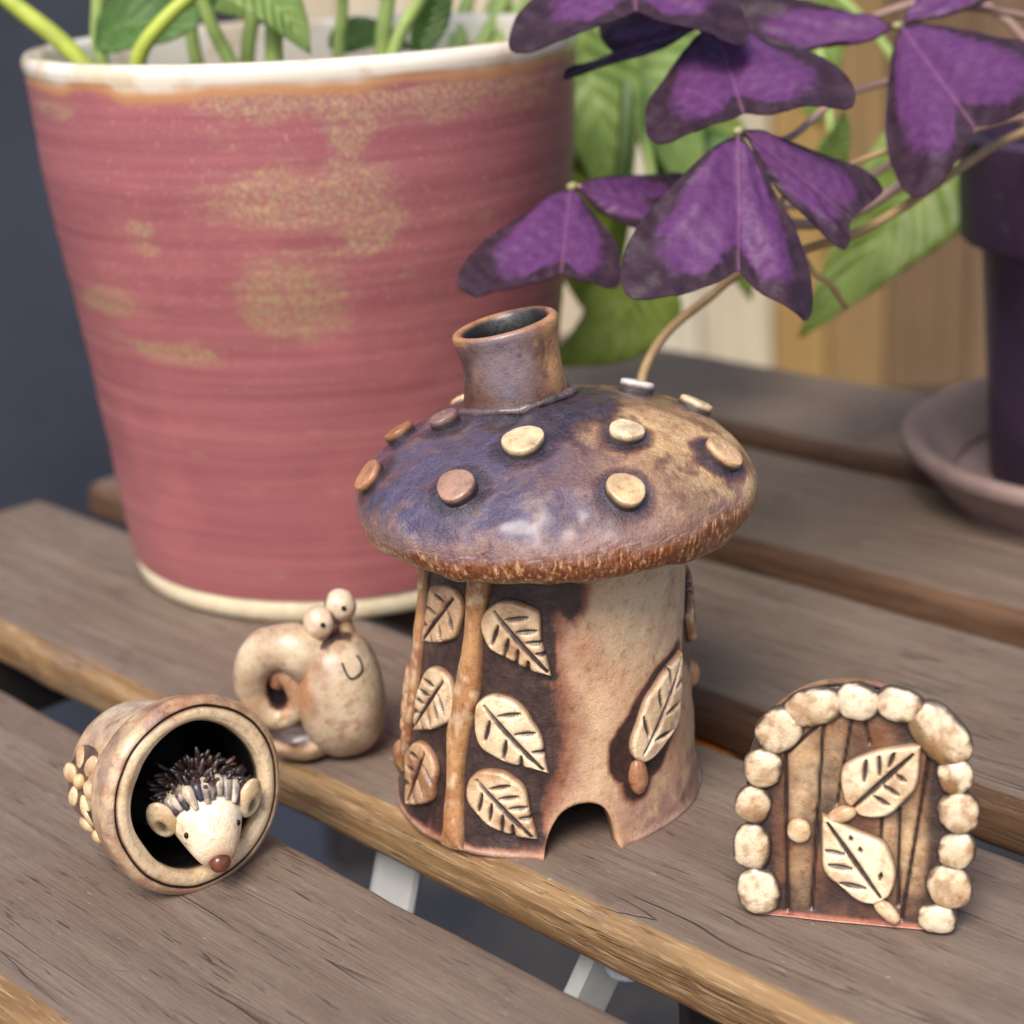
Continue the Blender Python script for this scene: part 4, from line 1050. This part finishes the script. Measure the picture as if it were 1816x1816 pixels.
# coiled shell: one tapering tube that winds inwards
sx, sn = np.array((.96, -.28, 0)), np.array((-.28, -.96, 0))
SC = np.array((-.66, -.14, 1.72))
coil = [(.86, .30, .52, -.25), (.66, .62, .50, -.1), (.30, .80, .46, 0), (-.12, .68, .42, .05), (-.42, .28, .37, .08), (-.48, -.22, .33, .08), (-.30, -.64, .29, .08), (.02, -.82, .25, .04), (.32, -.66, .25, -.02), (.50, -.30, .27, -.04), (.40, .10, .27, -.02), (.14, .18, .22, .0), (.06, -.08, .17, .02)]
cc_ = catmull(coil, 120)
pth = [SC + sx * x + np.array((0, 0, z)) + sn * dpt for x, z, r, dpt in cc_]
V, F = tube(pth, cc_[:, 2] * 1.12, 34)
V = V * (1 + .018 * nz(V, 1.6, 3.))[:, None]
tt = np.concatenate([np.repeat(np.linspace(0, 1, 120), 34)])
q = nz(V, 1.3, 2.); q2 = nz(V, 4., 3., 3)
c = mixc(lin(208, 188, 158), lin(168, 138, 112), .4 + .9 * q); c = mixc(c, lin(190, 138, 84), .5 * sstep(.25, .5, tt) * sstep(-.1, .3, q2)); c = mixc(c, lin(168, 122, 92), .7 * sstep(.66, .78, tt))
cen = SC + sx * .10 + np.array((0, 0, -.12)); rel = V - cen
din = np.hypot(rel @ sx, rel[:, 2]); depth_ = rel @ sn
wsh = np.clip(sstep(.62, .40, din) * sstep(.34, .05, depth_) * 1.1, 0, 1) * .95
obj('shell', V, F, M['ware'], snail, col=c, attrs=dict(wash=wsh))
V, F = ball(SC + sx * .05 + np.array((0, 0, -.15)) - sn * .22, .62, .20, .72, np.array((sx, sn, (0, 0, 1))).T, 30, 20)
obj('shell_core', V, F, M['ware_dark'], snail)
V, F = ball((-.18, -.12, .42), .82, .72, .44, None, 50, 34, .06, 1.2, 8.)
V[:, 2] = np.maximum(V[:, 2], .004)
q = nz(V, 1.6, 3.); c = mixc(lin(206, 180, 148), lin(156, 122, 94), .4 + q)
obj('foot', V, F, M['ware'], snail, col=c, attrs=dict(wash=sstep(.42, .72, V[:, 2] + .1 * q) * .9))
for k, (x, y, z, r) in enumerate([(.40, -.25, 3.03, .335), (.82, .10, 3.22, .335)]):
    V, F = tube([(x + .02, y + .02, z - r * .6), (x + .04, y + .03, z - r * 1.2), (x + .05, y * .9, 2.30)], [.17, .17, .24], 14, 16)
    stk = obj('eye_stalk', V, F, M['ware'], snail, col=mixc(lin(206, 172, 130), lin(130, 98, 78), .4 + nz(V, 3., 2.)), attrs=dict(wash=sstep(2.75, 2.45, V[:, 2]) * .8))
    V, F = ball((x, y, z), r, r, r * 1.04, None, 30, 22, .05, 1.2, k * 4. + 1)
    q = nz(V, 2., k * 3.); cs = mixc(lin(226, 206, 180), lin(178, 146, 118), .3 + q); cs = mixc(cs, lin(206, 156, 92), .5 * sstep(z, z - r, V[:, 2]))
    eb = obj('eyeball', V, F, M['ware'], stk, col=cs, attrs=dict(wash=.75 * sstep(.14, .0, np.abs(V[:, 0] - x - (.30 if k == 0 else -.30))) * sstep(-.1, .1, V[:, 1] - y + .15)))
    V, F = ball((x + .10, y - r * .93, z + .06), .055, .035, .06, nu=14, nv=10); obj('pupil', V, F, M['black'], stk)
# incised smile, a squared U
U = []
for lx, lz in catmull([(.84, 2.36), (.89, 2.22), (.95, 2.10), (1.02, 2.05), (1.13, 2.07), (1.21, 2.13), (1.22, 2.22), (1.18, 2.34), (1.12, 2.42)], 30):
    zr = (lz - BC[2]) / BR[2]; xr = (lx - BC[0]) / (BR[0] * (1 - .06 * zr)); ex = 2 / .86; U.append((lx, BC[1] - BR[1] * (1 - .03 * zr) * max(.02, 1 - abs(zr) ** ex - abs(xr) ** ex) ** (1 / ex) * 1.004, lz))
V, F = tube(U, .024, 8); obj('incised_smile', V, F, M['ware_dark'], snail)

# ================================================================== HEDGEHOG IN A FLOWER POT
PHI = R(40)
axv = np.array((math.sin(PHI), -math.cos(PHI), .13)); axv /= np.linalg.norm(axv)
e1 = np.array((-math.cos(PHI), -math.sin(PHI), 0)); e2 = np.cross(e1, axv); e2 = e2 if e2[2] > 0 else -e2
MO = np.array((-6.03, 28.26, 1.74))         # centre of the mouth
HB = np.array((MO[0], MO[1], 0)) - axv * (1, 1, 0) * 1.2
hedge = thing('hedgehog_pot', 'tipped ceramic flower pot with hedgehog peeping out, nearest the front left', 'ornament', HB)
def hp(t, th, r):                           # t along the axis measured back from the mouth, th from up towards the left
    return MO - axv * t + (e2 * math.cos(th) + e1 * math.sin(th)) * r - HB
hprof = [(0, 2.70), (.9, 2.72), (1.16, 2.66), (1.32, 2.5), (1.40, 2.15), (1.46, 1.7), (1.52, 1.15), (1.55, .92), (1.66, .88), (1.74, .78), (1.79, .55), (1.84, .32), (1.84, .17), (1.76, .05), (1.69, .02), (1.66, .08), (1.63, .01), (1.55, -.03), (1.46, -.02), (1.40, .06), (1.37, .25), (1.30, .9), (1.2, 1.6), (.95, 2.3), (0, 2.4)]
hpp = catmull(hprof, 130); V = []; TT = []; TH = []; RRv = []
for i in range(150):
    th = 2 * math.pi * i / 150
    for j, (r, t) in enumerate(hpp):
        r = max(0, r)
        w = 1 + .022 * fbm((math.sin(th) * 1.5, math.cos(th) * 1.5, t), .9, 3, 3.)
        inner = j > 96
        # thicker, flatter clay at the lower left of the mouth
        if j > 98 and t < 1.2: w -= (.05 * max(0, math.cos(th - R(115))) ** 6 + .05 * max(0, math.cos(th - R(215))) ** 6 + .05 * max(0, math.cos(th - R(50))) ** 8 + .05 * max(0, math.cos(th - R(300))) ** 8)
        p = hp(t, th, r * w); V.append(p); TT.append(j / 129.); TH.append(math.degrees(th)); RRv.append(t)
V = np.array(V); V[:, 2] = np.maximum(V[:, 2], .0); TT = np.array(TT); TH = np.array(TH); RRv = np.array(RRv)
q = nz(V, 1.1, 2.); q2 = nz(V, 4., 5., 3); q3 = nz(V, 2.2, 8.)
thl = np.where(TH > 180, TH - 360, TH)
c = mixc(lin(206, 178, 142), lin(164, 124, 96), .4 + .9 * q); c = mixc(c, lin(124, 96, 100), .55 * sstep(.0, .6, q3 + .1)); c = mixc(c, lin(214, 202, 180), .7 * np.exp(-((thl - 5) / 28) ** 2) * (RRv > .9) * (TT < .6))
c = mixc(c, lin(160, 110, 74), .45 * sstep(.05, .5, q2 + .3 * q)); 
rad_h = np.interp(TT, np.linspace(0, 1, 130), hpp[:, 0])
grv = np.exp(-((rad_h - 1.662) / .022) ** 2) * (TT > .5) * (TT < .85) + np.exp(-((RRv - .86) / .06) ** 2) * (TT < .5)
c = mixc(c, lin(46, 33, 36), np.clip(grv, 0, 1) * .95)
c = mixc(c, lin(228, 206, 168), .75 * sstep(1.64, 1.59, rad_h) * (TT > .6))
c = mixc(c, lin(46, 33, 36), np.clip(grv, 0, 1) * .95)
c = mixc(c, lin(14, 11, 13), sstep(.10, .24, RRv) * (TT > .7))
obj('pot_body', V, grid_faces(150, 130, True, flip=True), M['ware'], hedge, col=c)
# clay daisies pressed on the side
def on_pot(t, thd):
    r = float(np.interp(t, [.9, 1.5, 1.85, 2.4], [1.55, 1.48, 1.44, 1.35])); th = R(thd)
    nrm = e2 * math.cos(th) + e1 * math.sin(th); return hp(t, th, r), nrm, -axv, np.cross(nrm, axv)
def daisy(t, thd, n, ln, wd, rot, seed, skip=()):
    p, nrm, bx_, by_ = on_pot(t, thd)
    out = []
    for k in range(n):
        if k in skip: continue
        a = R(rot + 360 * k / n); dirv = bx_ * math.cos(a) + by_ * math.sin(a)
        cpos = p + dirv * ln * 1.05 + nrm * (.04 - .10 * abs(math.sin(a)))
        side = np.cross(nrm, dirv)
        V, F = ball(cpos, wd, .11, ln * .62, np.array((side, nrm, dirv)).T, 18, 14, .06, 1.4, seed + k)
        q = nz(V, 2.5, seed + k); cs = mixc(lin(222, 198, 158), lin(176, 138, 98), .35 + q)
        obj('petal', V, F, M['ware'], hedge, col=cs)
    V, F = ball(p + nrm * .05, .15, .12, .15, np.array((bx_, nrm, by_)).T, 16, 12); obj('flower_centre', V, F, M['ware'], hedge, col=mixc(lin(216, 184, 136), lin(150, 110, 70), .4 + nz(V, 3., seed)))
    V, F = ball(p - nrm * .06, .60 * ln / .36, .09, .60 * ln / .36, np.array((bx_, nrm, by_)).T, 24, 12, .12, 1.2); obj('flower_ground', V, F, M['ware'], hedge, col=mixc(lin(70, 50, 44), lin(120, 84, 62), .4 + nz(V, 2., seed)))
daisy(1.72, 72, 6, .40, .185, 10, 3.)
daisy(1.45, 112, 6, .34, .165, 25, 13.)
# ---- the hedgehog
nose = np.array((-5.72, 27.72, .66)) - HB
hdv = np.array((.30, -.80, -.52)); hdv /= np.linalg.norm(hdv)     # where the snout points
hs = np.cross(hdv, (0, 0, 1)); hs /= np.linalg.norm(hs); hu = np.cross(hs, hdv)
hprof2 = catmull([(.0, .0), (.22, .03), (.34, .14), (.46, .38), (.58, .70), (.66, 1.0), (.70, 1.3), (.66, 1.65), (.4, 1.95), (0, 2.05)], 60)
V = []; TT = []; AA = []
for i in range(64):
    a = 2 * math.pi * i / 64
    for j, (r, t) in enumerate(hprof2):
        r = max(r, 0)
        up_ = math.cos(a); sd_ = math.sin(a)
        p = nose - hdv * t + hu * r * up_ * (.86 if up_ < 0 else .95) + hs * r * sd_ * 1.04 + hu * (.10 * math.sin(min(1, t / 1.3) * math.pi))
        V.append(p); TT.append(t); AA.append(math.degrees(a))
V = np.array(V); TT = np.array(TT); V[:, 2] = np.maximum(V[:, 2], .22)
q = nz(V, 1.6, 2.); q2 = nz(V, 5., 5., 3)
c = mixc(lin(246, 234, 210), lin(226, 200, 164), .2 + .8 * q); c = mixc(c, lin(176, 120, 80), .5 * np.exp(-(TT / .25) ** 2))
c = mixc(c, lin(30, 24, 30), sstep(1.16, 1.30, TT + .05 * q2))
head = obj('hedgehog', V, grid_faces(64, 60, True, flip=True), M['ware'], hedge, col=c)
V, F = ball(nose + hdv * .02 + hu * .03, .20, .20, .18, np.array((hs, hu, hdv)).T, 26, 20, .05, 1.); obj('nose', V, F, M['nose'], head)
def head_pt(t, a, k=1.0):
    r = float(np.interp(t, hprof2[:, 1], hprof2[:, 0])) * k; up_ = math.cos(a); sd_ = math.sin(a)
    return nose - hdv * t + hu * r * up_ * (.86 if up_ < 0 else .95) + hs * r * sd_ * 1.04 + hu * (.10 * math.sin(min(1, t / 1.3) * math.pi))
for s in (-1, 1):
    ep = head_pt(.52, s * R(62), 1.0); V, F = ball(ep, .05, .05, .06, nu=14, nv=10); obj('eye', V, F, M['black'], head)
    # ears: thick ovals with an incised hollow
    c0 = head_pt(1.02, s * R(72), 1.25)
    en = hdv * .75 + hs * s * .45 + hu * .25; en /= np.linalg.norm(en)
    eu = hu * .80 + hs * s * .25 - hdv * .15; eu -= (eu @ en) * en; eu /= np.linalg.norm(eu); ew = np.cross(eu, en)
    c0 = c0 + hdv * .05
    V, F = ball(c0, .28, .13, .40, np.array((ew, en, eu)).T, 30, 24, .04, 1.2, s)
    L_ = (V - c0) @ np.array((ew, en, eu)).T
    dd = np.hypot(L_[:, 0] / .12, (L_[:, 2] + .12) / .19); fm = (L_[:, 1] > 0) * sstep(1.1, .5, dd)
    V = V - en * (fm * .07)[:, None]
    cs = mixc(lin(228, 210, 178), lin(206, 172, 130), .3 + nz(V, 2., s * 3.)); cs = mixc(cs, lin(70, 58, 44), fm * .8)
    obj('ear', V, F, M['ware'], head, col=cs)
# fringe of clay spines over the brow, each one its own piece
for k in range(13):
    a = R(-62 + 124 * k / 12 + random.uniform(-3, 3)); t0 = 1.36 + random.uniform(-.05, .05)
    p0 = head_pt(t0, a, .98); p1 = head_pt(t0 - .20, a, 1.13); p2 = head_pt(t0 - .48 + random.uniform(-.05, .08), a + R(random.uniform(-3, 3)), 1.02)
    V, F = tube([p0, p1, p2], [.12, .125, .05], 8, 12)
    tt = np.repeat(np.linspace(0, 1, 12), 8)
    cs = mixc(lin(206, 190, 168), lin(52, 46, 66), np.clip(.5 + 1.3 * nz(V, 3., k * 2.) + (.45 if k % 2 else -.5), 0, 1))
    obj('spine', V, F, M['ware'], head, col=cs)
# the mass of dark spines behind
Vs, Fs, Cs = [], [], []
for k in range(190):
    t = random.uniform(1.15, 1.9); a = random.uniform(-math.pi * .95, math.pi * .95)
    p = head_pt(t, a, .95); ctrp = nose - hdv * t
    o_ = p - ctrp; o_ /= max(1e-6, np.linalg.norm(o_))
    dr = o_ * .8 - hdv * .25 + np.array([random.uniform(-.4, .4) for _ in range(3)]) + hdv * .15; dr /= np.linalg.norm(dr)
    ln = random.uniform(.22, .42)
    q0 = p + dr * ln
    if (q0 + HB)[2] < .3: continue
    V, F = tube([p, p + dr * ln * .5, q0 + np.array((0, 0, random.uniform(-.06, .06)))], [.085, .075, .03], 6, 5)
    b0 = sum(len(x) for x in Vs); Vs.append(V); Fs += [tuple(b0 + i for i in f) for f in F]
    Cs.append(np.tile(mixc(lin(30, 23, 25), lin(76, 52, 42), random.random() ** 1.5), (len(V), 1)))
sp = obj('spines', np.vstack(Vs), Fs, M['ware'], head, col=np.vstack(Cs)); sp['kind'] = 'stuff'
